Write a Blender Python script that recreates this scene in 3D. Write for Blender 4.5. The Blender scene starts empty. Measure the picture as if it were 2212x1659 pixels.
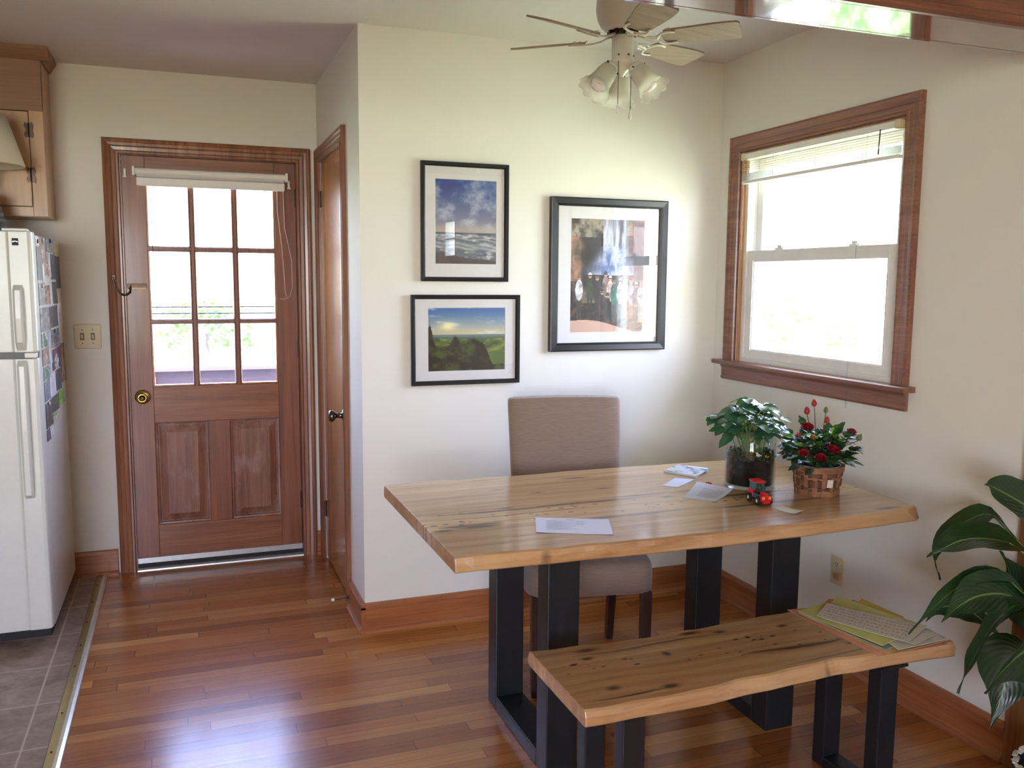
import bpy, bmesh, math, random
import numpy as np
from mathutils import Vector, Matrix, Euler, noise
random.seed(7)
sc = bpy.context.scene
COL = sc.collection
PI = math.pi
V = Vector

# ---------------------------------------------------------------- camera
cd = bpy.data.cameras.new('camera'); cam = bpy.data.objects.new('camera', cd); COL.objects.link(cam)
yaw, pitch, roll = 0.3598, -0.1170, 0.0075
F = V((math.sin(yaw)*math.cos(pitch), math.cos(yaw)*math.cos(pitch), math.sin(pitch)))
R0 = V((math.cos(yaw), -math.sin(yaw), 0)); U0 = R0.cross(F)
R = R0*math.cos(roll)+U0*math.sin(roll); U = -R0*math.sin(roll)+U0*math.cos(roll)
cam.matrix_world = Matrix(((R.x, U.x, -F.x, -0.6646), (R.y, U.y, -F.y, -3.4851), (R.z, U.z, -F.z, 1.4565), (0, 0, 0, 1)))
cd.sensor_width = 36; cd.lens = 1884.2/2212*36; cd.clip_start = .05; cd.clip_end = 200
sc.camera = cam

# ---------------------------------------------------------------- light
w = bpy.data.worlds.new('world'); sc.world = w; w.use_nodes = True
nt = w.node_tree; nt.nodes.clear()
wo = nt.nodes.new('ShaderNodeOutputWorld'); bg = nt.nodes.new('ShaderNodeBackground')
tc = nt.nodes.new('ShaderNodeTexCoord'); sx = nt.nodes.new('ShaderNodeSeparateXYZ'); cr = nt.nodes.new('ShaderNodeValToRGB')
nt.links.new(tc.outputs['Generated'], sx.inputs[0]); nt.links.new(sx.outputs['Z'], cr.inputs[0])
cr.color_ramp.elements[0].position = 0.0; cr.color_ramp.elements[0].color = (1.0, 1.0, 1.0, 1)
cr.color_ramp.elements[1].position = .7; cr.color_ramp.elements[1].color = (.44, .54, .98, 1)
e = cr.color_ramp.elements.new(.12); e.color = (.72, .77, 1.0, 1)
nt.links.new(cr.outputs[0], bg.inputs[0]); nt.links.new(bg.outputs[0], wo.inputs[0])
bg.inputs[1].default_value = 14
sl = bpy.data.lights.new('sun', 'SUN'); sun = bpy.data.objects.new('sun', sl); COL.objects.link(sun)
sl.energy = 44; sl.angle = math.radians(.6); sl.color = (1, .98, .95)
sun.rotation_euler = Euler((math.radians(30), 0, math.radians(-12)))      # high, from behind the camera
def portal(loc, size, rot, nm):
    l = bpy.data.lights.new(nm, 'AREA'); l.shape = 'RECTANGLE'; l.size, l.size_y = size
    l.cycles.is_portal = True
    o = bpy.data.objects.new(nm, l); COL.objects.link(o); o.location = loc; o.rotation_euler = Euler(rot)
portal((1.80, -.65, 1.57), (.95, .95), (0, math.radians(90), 0), 'portal_window')
portal((-.515, 1.28, 1.41), (.66, 1.05), (math.radians(-90), 0, 0), 'portal_door')
portal((-2.3, -6.62, 1.4), (2.2, 1.6), (math.radians(90), 0, 0), 'portal_rear_left')
sc.view_settings.view_transform = 'Standard'; sc.view_settings.look = 'None'
sc.view_settings.gamma = 1; sc.view_settings.use_curve_mapping = False
sc.view_settings.exposure = 0.9
cy = sc.cycles
cy.max_bounces = 10; cy.diffuse_bounces = 6; cy.glossy_bounces = 4; cy.transmission_bounces = 8; cy.transparent_max_bounces = 12
cy.caustics_reflective = False; cy.caustics_refractive = False; cy.sample_clamp_indirect = 8
cy.use_denoising = True
try: cy.denoiser = 'OPENIMAGEDENOISE'
except Exception: pass

# ---------------------------------------------------------------- material helpers
def s2l(c): return tuple((x/12.92 if x <= .04045 else ((x+.055)/1.055)**2.4) for x in c)
def rgb(r, g, b): return s2l((r/255, g/255, b/255))
class NT:
    def __init__(s, name):
        s.m = bpy.data.materials.new(name); s.m.use_nodes = True; s.t = s.m.node_tree
        s.b = s.t.nodes['Principled BSDF']; s.out = s.t.nodes['Material Output']
    def n(s, typ, **kw):
        x = s.t.nodes.new(typ)
        for k, v in kw.items(): setattr(x, k, v)
        return x
    def l(s, a, b): s.t.links.new(a, b)
    def math(s, op, a, b=None, c=None):
        x = s.n('ShaderNodeMath', operation=op)
        for i, v in enumerate((a, b, c)):
            if v is None: continue
            if isinstance(v, (int, float)): x.inputs[i].default_value = v
            else: s.l(v, x.inputs[i])
        return x.outputs[0]
    def coord(s, scale=(1, 1, 1), loc=(0, 0, 0), rot=(0, 0, 0)):
        t = s.n('ShaderNodeTexCoord'); m = s.n('ShaderNodeMapping'); s.l(t.outputs['Object'], m.inputs[0])
        m.inputs['Scale'].default_value = scale; m.inputs['Location'].default_value = loc; m.inputs['Rotation'].default_value = rot
        return m.outputs[0]
    def noise(s, vec, scale=5, detail=4, rough=.5, dist=0):
        x = s.n('ShaderNodeTexNoise'); s.l(vec, x.inputs['Vector'])
        x.inputs['Scale'].default_value = scale; x.inputs['Detail'].default_value = detail
        x.inputs['Roughness'].default_value = rough; x.inputs['Distortion'].default_value = dist
        return x.outputs['Fac']
    def ramp(s, fac, stops):
        x = s.n('ShaderNodeValToRGB'); s.l(fac, x.inputs[0]); el = x.color_ramp.elements
        while len(el) < len(stops): el.new(.5)
        for e_, (p, c) in zip(el, stops):
            e_.position = p; e_.color = (*c, 1) if not isinstance(c, (int, float)) else (c, c, c, 1)
        return x.outputs[0]
    def mix(s, fac, a, b, mode='MIX'):
        x = s.n('ShaderNodeMix', data_type='RGBA', blend_type=mode)
        for sock, v in ((x.inputs[0], fac), (x.inputs[6], a), (x.inputs[7], b)):
            if isinstance(v, (int, float)): sock.default_value = v
            elif isinstance(v, tuple): sock.default_value = (*v, 1) if len(v) == 3 else v
            else: s.l(v, sock)
        return x.outputs[2]
    def bump(s, h, strength=.2, dist=.002):
        x = s.n('ShaderNodeBump'); s.l(h, x.inputs['Height']); x.inputs['Strength'].default_value = strength
        x.inputs['Distance'].default_value = dist; s.l(x.outputs[0], s.b.inputs['Normal'])
    def set(s, **kw):
        for k, v in kw.items():
            i = s.b.inputs[k.replace('_', ' ')]
            if isinstance(v, (int, float)): i.default_value = v
            elif isinstance(v, tuple): i.default_value = (*v, 1) if len(v) == 3 else v
            else: s.l(v, i)
        return s.m
def plain(name, c, rough=.5, metal=0, var=.06, scale=40, **kw):
    k = NT(name); f = k.noise(k.coord(), scale, 3)
    col = k.ramp(f, [(.3, tuple(x*(1-var) for x in c)), (.7, tuple(min(1, x*(1+var)) for x in c))])
    return k.set(Base_Color=col, Roughness=rough, Metallic=metal, **kw)
def paint(name, c, bump=.05):
    k = NT(name); f = k.noise(k.coord(), 2.2, 4); g = k.noise(k.coord(), 260, 2)
    col = k.ramp(f, [(.3, tuple(x*.975 for x in c)), (.7, c)])
    k.bump(g, bump, .001)
    return k.set(Base_Color=col, Roughness=.72)
def wood(name, dark, mid, light, axis='Z', fine=1.0, rough=.35, coat=0, loc=(0, 0, 0), blotch=.25):
    k = NT(name); sc_ = {'X': (.7, 16, 16), 'Y': (16, .7, 16), 'Z': (16, 16, .7)}[axis]
    v = k.coord(tuple(q*fine for q in sc_), loc)
    f1 = k.noise(v, 1.6, 6, .6, .6)
    f2 = k.noise(v, 9, 4, .6, .2)
    f3 = k.noise(k.coord((1, 1, 1), loc), 3.0, 3)
    a = k.math('MULTIPLY_ADD', f2, .35, k.math('MULTIPLY', f1, .75))
    col = k.ramp(a, [(.33, dark), (.52, mid), (.72, light)])
    col = k.mix(k.math('MULTIPLY', f3, blotch), col, dark)
    k.bump(f2, .12, .0006)
    k.set(Base_Color=col, Roughness=rough)
    if coat: k.set(Coat_Weight=coat, Coat_Roughness=.12)
    return k.m
def emis(name, c, s):
    k = NT(name); k.set(Base_Color=(0, 0, 0), Emission_Color=c, Emission_Strength=s); return k.m
def thin_fresnel(k, ior):
    # a thin pane does not bend light, so both of its faces reflect like the outer one
    fr = k.n('ShaderNodeFresnel'); g = k.n('ShaderNodeNewGeometry')
    k.l(k.math('MULTIPLY_ADD', g.outputs['Backfacing'], 1/ior-ior, ior), fr.inputs[0]); return fr
def pane(name, tint=(.96, .98, .98), ior=1.5, rough=0.0, gl=1.0):
    k = NT(name); k.t.nodes.remove(k.b)
    tr = k.n('ShaderNodeBsdfTransparent'); tr.inputs[0].default_value = (*tint, 1)
    g = k.n('ShaderNodeBsdfGlossy'); g.inputs['Roughness'].default_value = rough; g.inputs[0].default_value = (gl, gl, gl, 1)
    fr = thin_fresnel(k, ior)
    m = k.n('ShaderNodeMixShader'); k.l(fr.outputs[0], m.inputs[0]); k.l(tr.outputs[0], m.inputs[1]); k.l(g.outputs[0], m.inputs[2])
    k.l(m.outputs[0], k.out.inputs[0]); return k.m
def vcol(name, rough=.5, coat=0):
    k = NT(name); a = k.n('ShaderNodeVertexColor', layer_name='paint')
    k.set(Base_Color=a.outputs[0], Roughness=rough)
    if coat: k.set(Coat_Weight=coat)
    return k.m

# ---------------------------------------------------------------- mesh helpers
def new(): return bmesh.new()
def box(bm, a, b):
    x0, y0, z0 = a; x1, y1, z1 = b
    if x0 > x1: x0, x1 = x1, x0
    if y0 > y1: y0, y1 = y1, y0
    if z0 > z1: z0, z1 = z1, z0
    v = [bm.verts.new(p) for p in ((x0, y0, z0), (x1, y0, z0), (x1, y1, z0), (x0, y1, z0), (x0, y0, z1), (x1, y0, z1), (x1, y1, z1), (x0, y1, z1))]
    for f in ((0, 3, 2, 1), (4, 5, 6, 7), (0, 1, 5, 4), (1, 2, 6, 5), (2, 3, 7, 6), (3, 0, 4, 7)): bm.faces.new([v[i] for i in f])
    return v
def obox(bm, c, half, mat=None):
    v = box(bm, tuple(-h for h in half), half)
    M = Matrix.Translation(c) @ (mat.to_4x4() if mat else Matrix.Identity(4))
    bmesh.ops.transform(bm, matrix=M, verts=v); return v
def frame_axes(t):
    t = t.normalized(); u = V((0, 0, 1)) if abs(t.z) < .9 else V((1, 0, 0))
    a = t.cross(u).normalized(); return a, t.cross(a).normalized()
def tube(bm, pts, r, seg=10, cap=True, flat=1.0):
    pts = [V(p) for p in pts]; n = len(pts); rr = r if isinstance(r, (list, tuple)) else [r]*n
    rings = []; a = None
    for i, p in enumerate(pts):
        t = (pts[min(i+1, n-1)]-pts[max(i-1, 0)]).normalized()
        if a is None: a, b = frame_axes(t)
        else:
            a = (a-t*a.dot(t)).normalized(); b = t.cross(a)
        rings.append([bm.verts.new(p+a*math.cos(k*2*PI/seg)*rr[i]+b*math.sin(k*2*PI/seg)*rr[i]*flat) for k in range(seg)])
    for i in range(n-1):
        for k in range(seg): bm.faces.new((rings[i][k], rings[i][(k+1) % seg], rings[i+1][(k+1) % seg], rings[i+1][k]))
    if cap: bm.faces.new(rings[0][::-1]); bm.faces.new(rings[-1])
def lathe(bm, prof, o=(0, 0, 0), axis=(0, 0, 1), seg=32, cap0=False, cap1=False, mod=None):
    o = V(o); t = V(axis).normalized(); a, b = frame_axes(t); rings = []
    for i, (r, h) in enumerate(prof):
        ring = []
        for k in range(seg):
            an = k*2*PI/seg; q = r if mod is None else mod(r, h, an, i)
            hh = h if not isinstance(q, tuple) else q[1]; q = q if not isinstance(q, tuple) else q[0]
            ring.append(bm.verts.new(o+t*hh+a*math.cos(an)*q+b*math.sin(an)*q))
        rings.append(ring)
    for i in range(len(rings)-1):
        for k in range(seg): bm.faces.new((rings[i][k], rings[i][(k+1) % seg], rings[i+1][(k+1) % seg], rings[i+1][k]))
    if cap0: bm.faces.new(rings[0][::-1])
    if cap1: bm.faces.new(rings[-1])
def cyl(bm, a, b, r, seg=20): tube(bm, [a, b], r, seg)
def prism(bm, poly, axis, a, b):
    """extrude 2-D poly along axis from a to b; poly gives the two other coordinates in xyz order"""
    def p3(p, h):
        return {'X': (h, p[0], p[1]), 'Y': (p[0], h, p[1]), 'Z': (p[0], p[1], h)}[axis]
    A = [bm.verts.new(p3(p, a)) for p in poly]; B = [bm.verts.new(p3(p, b)) for p in poly]; n = len(poly)
    for i in range(n): bm.faces.new((A[i], A[(i+1) % n], B[(i+1) % n], B[i]))
    bm.faces.new(A[::-1]); bm.faces.new(B)
def obj(name, bm, m, parent=None, bev=0, smooth=False, sub=0, seg=2, solid=0):
    bmesh.ops.recalc_face_normals(bm, faces=bm.faces[:])
    me = bpy.data.meshes.new(name)
    if parent is not None: bmesh.ops.transform(bm, matrix=parent['_inv'] if '_inv' in parent else world_of(parent).inverted(), verts=bm.verts[:])
    bm.to_mesh(me); bm.free()
    o = bpy.data.objects.new(name, me); COL.objects.link(o)
    if parent is not None: o.parent = parent
    for mm in (m if isinstance(m, list) else [m]): me.materials.append(mm)
    if smooth: me.polygons.foreach_set('use_smooth', [True]*len(me.polygons))
    if solid:
        q = o.modifiers.new('s', 'SOLIDIFY'); q.thickness = solid; q.offset = 0
    if bev:
        q = o.modifiers.new('b', 'BEVEL'); q.width = bev; q.segments = seg; q.limit_method = 'ANGLE'; q.angle_limit = math.radians(40)
    if sub:
        q = o.modifiers.new('u', 'SUBSURF'); q.levels = sub; q.render_levels = sub
    return o
def world_of(o):
    M = Matrix.Translation(o.location) @ o.rotation_euler.to_matrix().to_4x4()
    return world_of(o.parent) @ M if o.parent else M
def thing(name, label, cat, loc=(0, 0, 0), group=None, kind=None):
    o = bpy.data.objects.new(name, None); COL.objects.link(o); o.location = loc; o.empty_display_size = .05
    if kind: o['kind'] = kind
    if label: o['label'] = label
    if cat: o['category'] = cat
    if group: o['group'] = group
    return o
def tag(o, label, cat, group=None):
    o['label'] = label; o['category'] = cat
    if group: o['group'] = group
    return o
def struct(name, bm, m, parent=None, label=None, **kw):
    o = obj(name, bm, m, parent, **kw)
    if parent is None:
        o['kind'] = 'structure'
        if label: o['label'] = label; 
    return o
def seat(o):
    """mesh in world coordinates -> give a top-level mesh its origin at its base centre"""
    me = o.data; n = len(me.vertices); a = np.zeros(n*3); me.vertices.foreach_get('co', a); a = a.reshape(-1, 3)
    c = V(((a[:, 0].min()+a[:, 0].max())/2, (a[:, 1].min()+a[:, 1].max())/2, a[:, 2].min()))
    me.transform(Matrix.Translation(-c)); o.location = c; return o

# ---------------------------------------------------------------- materials
M_wall = paint('wall_paint', rgb(227, 226, 218))
M_ceil = paint('ceiling_paint', rgb(214, 211, 206), .08)
M_trimZ = wood('trim_wood_upright', rgb(92, 54, 36), rgb(132, 84, 58), rgb(162, 112, 82), 'Z', rough=.32, coat=.3)
M_trimX = wood('trim_wood_level', rgb(92, 54, 36), rgb(132, 84, 58), rgb(162, 112, 82), 'X', rough=.32, coat=.3)
M_trimY = wood('trim_wood_window', rgb(98, 60, 50), rgb(134, 90, 74), rgb(160, 114, 94), 'Y', rough=.36, coat=.2)
M_doorZ = wood('door_wood_upright', rgb(100, 56, 38), rgb(128, 76, 52), rgb(150, 96, 68), 'Z', rough=.38, coat=.25)
M_doorX = wood('door_wood_rail', rgb(104, 60, 38), rgb(136, 84, 54), rgb(162, 110, 74), 'X', rough=.38, coat=.25)
M_panel = wood('door_panel_wood', rgb(100, 62, 48), rgb(130, 86, 68), rgb(158, 112, 92), 'Z', 1.6, rough=.42, coat=.2)
nd = M_panel.node_tree.nodes['Principled BSDF']; lk = M_panel.node_tree.links; old = nd.inputs['Base Color'].links[0].from_socket
kk = NT.__new__(NT); kk.m = M_panel; kk.t = M_panel.node_tree; kk.b = nd
wear = kk.ramp(kk.noise(kk.coord((5, 5, 2.2)), 2.3, 5, .65), [(.5, 0.0), (.72, .55)])
kk.l(kk.mix(wear, old, rgb(168, 146, 138)), nd.inputs['Base Color'])
M_closet = wood('closet_door_wood', rgb(132, 80, 42), rgb(172, 114, 62), rgb(196, 140, 84), 'Z', rough=.25, coat=.5)
M_baseX = wood('baseboard_wood', rgb(126, 72, 40), rgb(160, 98, 58), rgb(180, 120, 76), 'X', rough=.35, coat=.3)
M_baseY = wood('baseboard_wood_side', rgb(126, 72, 40), rgb(158, 96, 58), rgb(178, 118, 76), 'Y', rough=.35, coat=.3)
M_headX = wood('header_varnished_wood', rgb(84, 40, 24), rgb(112, 60, 38), rgb(132, 78, 52), 'X', rough=.1, coat=1)
M_headX.node_tree.nodes['Principled BSDF'].inputs['Coat Roughness'].default_value = .04
M_headc = wood('header_casing_wood', rgb(84, 46, 32), rgb(116, 70, 50), rgb(138, 90, 66), 'X', rough=.35, coat=.2)
M_cab = wood('cabinet_wood', rgb(166, 126, 88), rgb(186, 146, 106), rgb(200, 164, 124), 'Z', .5, rough=.4, coat=.2)
M_crown = wood('cabinet_crown_wood', rgb(112, 78, 56), rgb(140, 102, 76), rgb(158, 120, 90), 'X', .6, rough=.45)
M_white = plain('white_plastic', rgb(226, 226, 222), .4, var=.02)
M_vinyl = plain('white_vinyl', rgb(226, 226, 224), .35, var=.02)
M_fridge = plain('white_enamel', rgb(214, 217, 210), .28, var=.015)
M_ivory = plain('ivory_plastic', rgb(206, 196, 158), .4, var=.03)
M_black = plain('black_frame', rgb(20, 20, 22), .35, var=.1)
M_steel = plain('black_steel', rgb(24, 29, 32), .38, var=.12, scale=14)
M_gasket = plain('grey_gasket', rgb(120, 122, 120), .6)
M_dark = plain('matte_black', rgb(18, 18, 18), .6)
M_brass = plain('brass', rgb(206, 178, 96), .18, 1)
M_strip = plain('brushed_brass_strip', rgb(178, 162, 110), .38, 1)
M_stripedge = plain('pale_strip_edge', rgb(214, 210, 190), .3, .6)
M_nickel = plain('dark_nickel', rgb(120, 116, 112), .15, 1)
M_bronze = plain('aged_bronze', rgb(72, 58, 48), .35, .9)
M_alu = plain('aluminium', rgb(190, 192, 190), .35, .7)
M_chrome = plain('steel_screw', rgb(200, 200, 200), .25, 1)
M_glass = pane('window_glass')
M_picglass = pane('picture_glass', (1, 1, 1), 1.55)
M_mat = plain('mat_board', rgb(226, 226, 226), .8, var=.01)
M_paper = plain('white_paper', rgb(214, 216, 234), .7, var=.02)
M_ink = plain('grey_ink', rgb(120, 120, 135), .8)

def floor_mat():
    k = NT('hardwood_floor'); t = k.n('ShaderNodeTexCoord'); s = k.n('ShaderNodeSeparateXYZ'); k.l(t.outputs['Object'], s.inputs[0])
    x, y = s.outputs[0], s.outputs[1]
    W = .0572
    ry = k.math('DIVIDE', y, W); row = k.math('FLOOR', ry); fy = k.math('FRACT', ry)
    wn = k.n('ShaderNodeTexWhiteNoise', noise_dimensions='1D'); k.l(row, wn.inputs['W'])
    rx = k.math('ADD', k.math('DIVIDE', x, .82), k.math('MULTIPLY', wn.outputs['Value'], 7.3))
    brd = k.math('FLOOR', rx); fx = k.math('FRACT', rx)
    cb = k.n('ShaderNodeCombineXYZ'); k.l(row, cb.inputs[0]); k.l(brd, cb.inputs[1])
    w2 = k.n('ShaderNodeTexWhiteNoise', noise_dimensions='3D'); k.l(cb.outputs[0], w2.inputs['Vector'])
    v = w2.outputs['Value']
    off = k.n('ShaderNodeVectorMath', operation='MULTIPLY_ADD')
    k.l(w2.outputs['Color'], off.inputs[0]); off.inputs[1].default_value = (9, 9, 9); k.l(t.outputs['Object'], off.inputs[2])
    mp = k.n('ShaderNodeMapping'); k.l(off.outputs[0], mp.inputs[0]); mp.inputs['Scale'].default_value = (1.3, 26, 1)
    g1 = k.noise(mp.outputs[0], 2.2, 6, .62, .5); g2 = k.noise(mp.outputs[0], 14, 3, .6)
    base = k.ramp(v, [(0, rgb(148, 86, 40)), (.35, rgb(166, 101, 48)), (.7, rgb(176, 112, 56)), (1, rgb(196, 138, 78))])
    gr = k.ramp(k.math('MULTIPLY_ADD', g2, .3, k.math('MULTIPLY', g1, .8)), [(.28, .55), (.5, .92), (.62, 1.0), (.8, 1.1)])
    col = k.mix(1.0, base, gr, 'MULTIPLY')
    gap = k.math('MAXIMUM', k.math('GREATER_THAN', k.math('ABSOLUTE', k.math('SUBTRACT', fy, .5)), .488),
                 k.math('GREATER_THAN', k.math('ABSOLUTE', k.math('SUBTRACT', fx, .5)), .4985))
    col = k.mix(k.math('MULTIPLY', gap, .7), col, rgb(50, 24, 12))
    ht = k.math('SUBTRACT', k.math('MULTIPLY_ADD', v, .25, k.math('MULTIPLY', k.noise(k.coord((1, 2, 1)), 9, 2), .5)), k.math('MULTIPLY', gap, .8))
    k.bump(ht, .12, .0012)
    return k.set(Base_Color=col, Roughness=.26, Coat_Weight=.5, Coat_Roughness=.2, Specular_IOR_Level=.4)
M_floor = floor_mat()
def tile_mat():
    k = NT('kitchen_tile'); t = k.n('ShaderNodeTexCoord'); s = k.n('ShaderNodeSeparateXYZ'); k.l(t.outputs['Object'], s.inputs[0])
    fx = k.math('FRACT', k.math('DIVIDE', k.math('ADD', s.outputs[0], 1.183), .317)); fy = k.math('FRACT', k.math('DIVIDE', k.math('SUBTRACT', s.outputs[1], .068), .3165))
    ax = k.math('ABSOLUTE', k.math('SUBTRACT', fx, .5)); ay = k.math('ABSOLUTE', k.math('SUBTRACT', fy, .5))
    g = k.math('GREATER_THAN', k.math('MAXIMUM', ax, ay), .489)
    n1 = k.noise(k.coord(), 7, 5, .65, .6); n2 = k.noise(k.coord(), 38, 3)
    col = k.ramp(k.math('MULTIPLY_ADD', n2, .25, k.math('MULTIPLY', n1, .75)), [(.32, rgb(106, 88, 74)), (.5, rgb(140, 120, 102)), (.68, rgb(168, 148, 130))])
    col = k.mix(g, col, rgb(184, 164, 148))
    k.bump(k.math('SUBTRACT', k.math('MULTIPLY', n1, .3), g), .3, .002)
    return k.set(Base_Color=col, Roughness=.45)
M_tile = tile_mat()
def slab_mat(name, knots, streaks, holes_y, seamys, warm=0.0):
    """knots: (x,y,rx,ry); streaks: (x0,x1,y,width); seams: board joints along x"""
    k = NT(name); t = k.n('ShaderNodeTexCoord'); s = k.n('ShaderNodeSeparateXYZ'); k.l(t.outputs['Object'], s.inputs[0])
    X, Y = s.outputs[0], s.outputs[1]
    wob = k.noise(k.coord((2.2, 7, 3)), 1.3, 3, .5)
    yw = k.math('ADD', Y, k.math('MULTIPLY', k.math('SUBTRACT', wob, .5), .06))
    cv = k.n('ShaderNodeCombineXYZ'); k.l(k.math('MULTIPLY', X, 1.0), cv.inputs[0]); k.l(k.math('MULTIPLY', yw, 22), cv.inputs[1]); k.l(k.math('MULTIPLY', s.outputs[2], 22), cv.inputs[2])
    g = k.noise(cv.outputs[0], 1.6, 7, .62, .35); g2 = k.noise(cv.outputs[0], 8, 3, .6)
    a = k.math('MULTIPLY_ADD', g2, .22, k.math('MULTIPLY', g, .85))
    col = k.ramp(a, [(.28, rgb(120, 84, 52)), (.40, rgb(176, 136, 90)), (.55, rgb(206, 172, 122)), (.75, rgb(224, 196, 148))])
    # boards of slightly different tone
    if seamys:
        tone = None
        for i, sy in enumerate(seamys):
            st = k.math('GREATER_THAN', k.math('ADD', Y, k.math('MULTIPLY', k.math('SUBTRACT', wob, .5), .0)), sy)
            tone = st if tone is None else k.math('ADD', tone, st)
        wn = k.n('ShaderNodeTexWhiteNoise', noise_dimensions='1D'); k.l(k.math('ADD', tone, 3.3), wn.inputs['W'])
        col = k.mix(k.math('MULTIPLY', wn.outputs['Value'], .5), col, rgb(142, 96, 60), 'MIX')
    yv = k.math('ADD', Y, k.math('MULTIPLY', k.math('SUBTRACT', wob, .5), .05))
    nz = k.noise(k.coord((3, 30, 1)), 3, 4, .6)
    dk = None
    for (x0, x1, y, wd) in streaks:
        dy = k.math('DIVIDE', k.math('ABSOLUTE', k.math('SUBTRACT', yv, y)), wd)
        dx = k.math('DIVIDE', k.math('ABSOLUTE', k.math('SUBTRACT', X, (x0+x1)/2)), (x1-x0)/2)
        q = k.math('SUBTRACT', 1.0, k.math('ADD', dy, k.math('POWER', dx, 4)))
        q = k.math('MULTIPLY', k.math('MAXIMUM', q, 0), k.math('MULTIPLY', nz, 2.3))
        dk = q if dk is None else k.math('MAXIMUM', dk, q)
    for (x, y, rx, ry) in knots:
        dx = k.math('DIVIDE', k.math('SUBTRACT', X, x), rx); dy = k.math('DIVIDE', k.math('SUBTRACT', Y, y), ry)
        r = k.math('SQRT', k.math('ADD', k.math('MULTIPLY', dx, dx), k.math('MULTIPLY', dy, dy)))
        r = k.math('ADD', r, k.math('MULTIPLY', k.math('SUBTRACT', nz, .5), .9))
        q = k.math('MAXIMUM', k.math('SUBTRACT', 1.0, k.math('MULTIPLY', r, .8)), 0)
        q = k.math('MULTIPLY', q, 1.3)
        dk = q if dk is None else k.math('MAXIMUM', dk, q)
    col = k.mix(k.math('MINIMUM', dk, .93), col, rgb(62, 36, 22))
    # worm holes
    vo = k.n('ShaderNodeTexVoronoi'); k.l(k.coord((26, 60, 0)), vo.inputs['Vector']); vo.inputs['Scale'].default_value = 1
    hm = k.math('LESS_THAN', vo.outputs['Distance'], k.math('MULTIPLY', k.noise(k.coord((4, 6, 1)), 2, 2), .42))
    band = k.math('LESS_THAN', k.math('ABSOLUTE', k.math('SUBTRACT', Y, holes_y[0])), holes_y[1])
    vs = k.n('ShaderNodeSeparateColor'); k.l(vo.outputs['Color'], vs.inputs[0])
    hm = k.math('MULTIPLY', k.math('MULTIPLY', hm, band), k.math('GREATER_THAN', vs.outputs[0], .5))
    col = k.mix(hm, col, rgb(70, 42, 26))
    k.bump(g2, .06, .0006)
    return k.set(Base_Color=col, Roughness=.3, Coat_Weight=.6, Coat_Roughness=.13)
M_table = slab_mat('table_slab_wood',
    [(.632, -.70, .06, .010), (.098, -1.18, .075, .018), (.70, -1.0, .07, .008), (.796, -1.048, .03, .012), (.654, -.877, .03, .008), (.20, -1.452, .018, .012), (1.38, -1.40, .05, .014), (.244, -1.014, .028, .008), (.42, -.86, .03, .006), (.30, -.78, .03, .006), (-.0, -1.19, .03, .01)],
    [(-.05, .75, -1.03, .012), (-.02, .55, -1.085, .006), (-.05, .25, -.66, .005), (.30, .80, -1.21, .014), (.9, 1.35, -1.1, .010), (.8, 1.45, -1.22, .008), (.1, .5, -1.30, .005), (-.02, .2, -1.16, .012), (.6, 1.1, -1.0, .006)],
    (-1.09, .075), [-.74, -.90, -1.035, -1.19, -1.33])
M_bench = slab_mat('bench_slab_wood',
    [(.332, -1.43, .035, .014), (.31, -1.478, .02, .01), (.299, -1.652, .022, .012), (.44, -1.69, .03, .014), (.661, -1.422, .035, .010), (.748, -1.443, .022, .01), (.527, -1.521, .014, .016), (.947, -1.466, .02, .01), (.934, -1.604, .045, .012), (1.06, -1.63, .03, .01), (.905, -1.735, .012, .03)],
    [(.2, .45, -1.70, .006), (.7, 1.1, -1.60, .012), (.25, .7, -1.455, .006), (.75, 1.2, -1.68, .005)],
    (-1.54, .06), [-1.45, -1.50, -1.60])

# ---------------------------------------------------------------- the shell
H = 2.44; XB = 1.6565; D = 1.139; T = .12
NY0, NY1, HZ = -1.813, -1.653, 2.09      # the cased opening the camera looks through
GL, GT = -.818, 1.93
bm = new(); box(bm, (-1.075, -6.6, -.06), (2.1, D+.1, 0)); box(bm, (-4.0, -6.6, -.06), (-1.075, -1.9, 0)); struct('floor', bm, M_floor, label='reddish strip hardwood floor')
bm = new(); box(bm, (-4.0, -1.9, -.06), (-1.075, D+.1, 0)); struct('floor.001', bm, M_tile, label='brown stone-look kitchen tile floor')
bm = new(); prism(bm, [(-1.108, 0.0005), (-1.104, .006), (-1.09, .008), (-1.078, .0085), (-1.078, .0005)], 'Y', -1.9, D-.02)
t0 = struct('trim_1', bm, M_strip, label='brass floor strip between tile and hardwood')
bm = new(); prism(bm, [(-1.078, .0005), (-1.078, .0085), (-1.068, .0085), (-1.058, .005), (-1.056, .0005)], 'Y', -1.9, D-.02)
struct('strip_edge', bm, M_stripedge, t0)
bm = new()
for yy in (-.62, -.36, .02, .22, .47, .72, .95, -.9): lathe(bm, [(.004, .0085), (.0028, .0105), (.0003, .0112)], (-1.092, yy, 0), seg=8)
struct('screw', bm, M_bronze, t0)
bm = new(); box(bm, (-4.4, -7.1, H), (2.5, D+.5, H+.3)); struct('ceiling', bm, M_ceil)  # slab thickened and run past the walls, unseen, to block the sun
# right wall with window hole (y -1.115..-.19, z 1.10..2.02)
WY0, WY1, WZ0, WZ1 = -1.115, -.19, 1.105, 2.02
bm = new()
for a, b in (((XB, NY0+.01, 0), (XB+T, WY0, H)), ((XB, WY1, 0), (XB+T, .12, H)), ((XB, WY0, 0), (XB+T, WY1, WZ0)), ((XB, WY0, WZ1), (XB+T, WY1, H))): box(bm, a, b)
struct('wall_right', bm, M_wall)
bm = new(); box(bm, (-.0, 0, 0), (XB, .12, H)); struct('wall_back', bm, M_wall)
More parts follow.
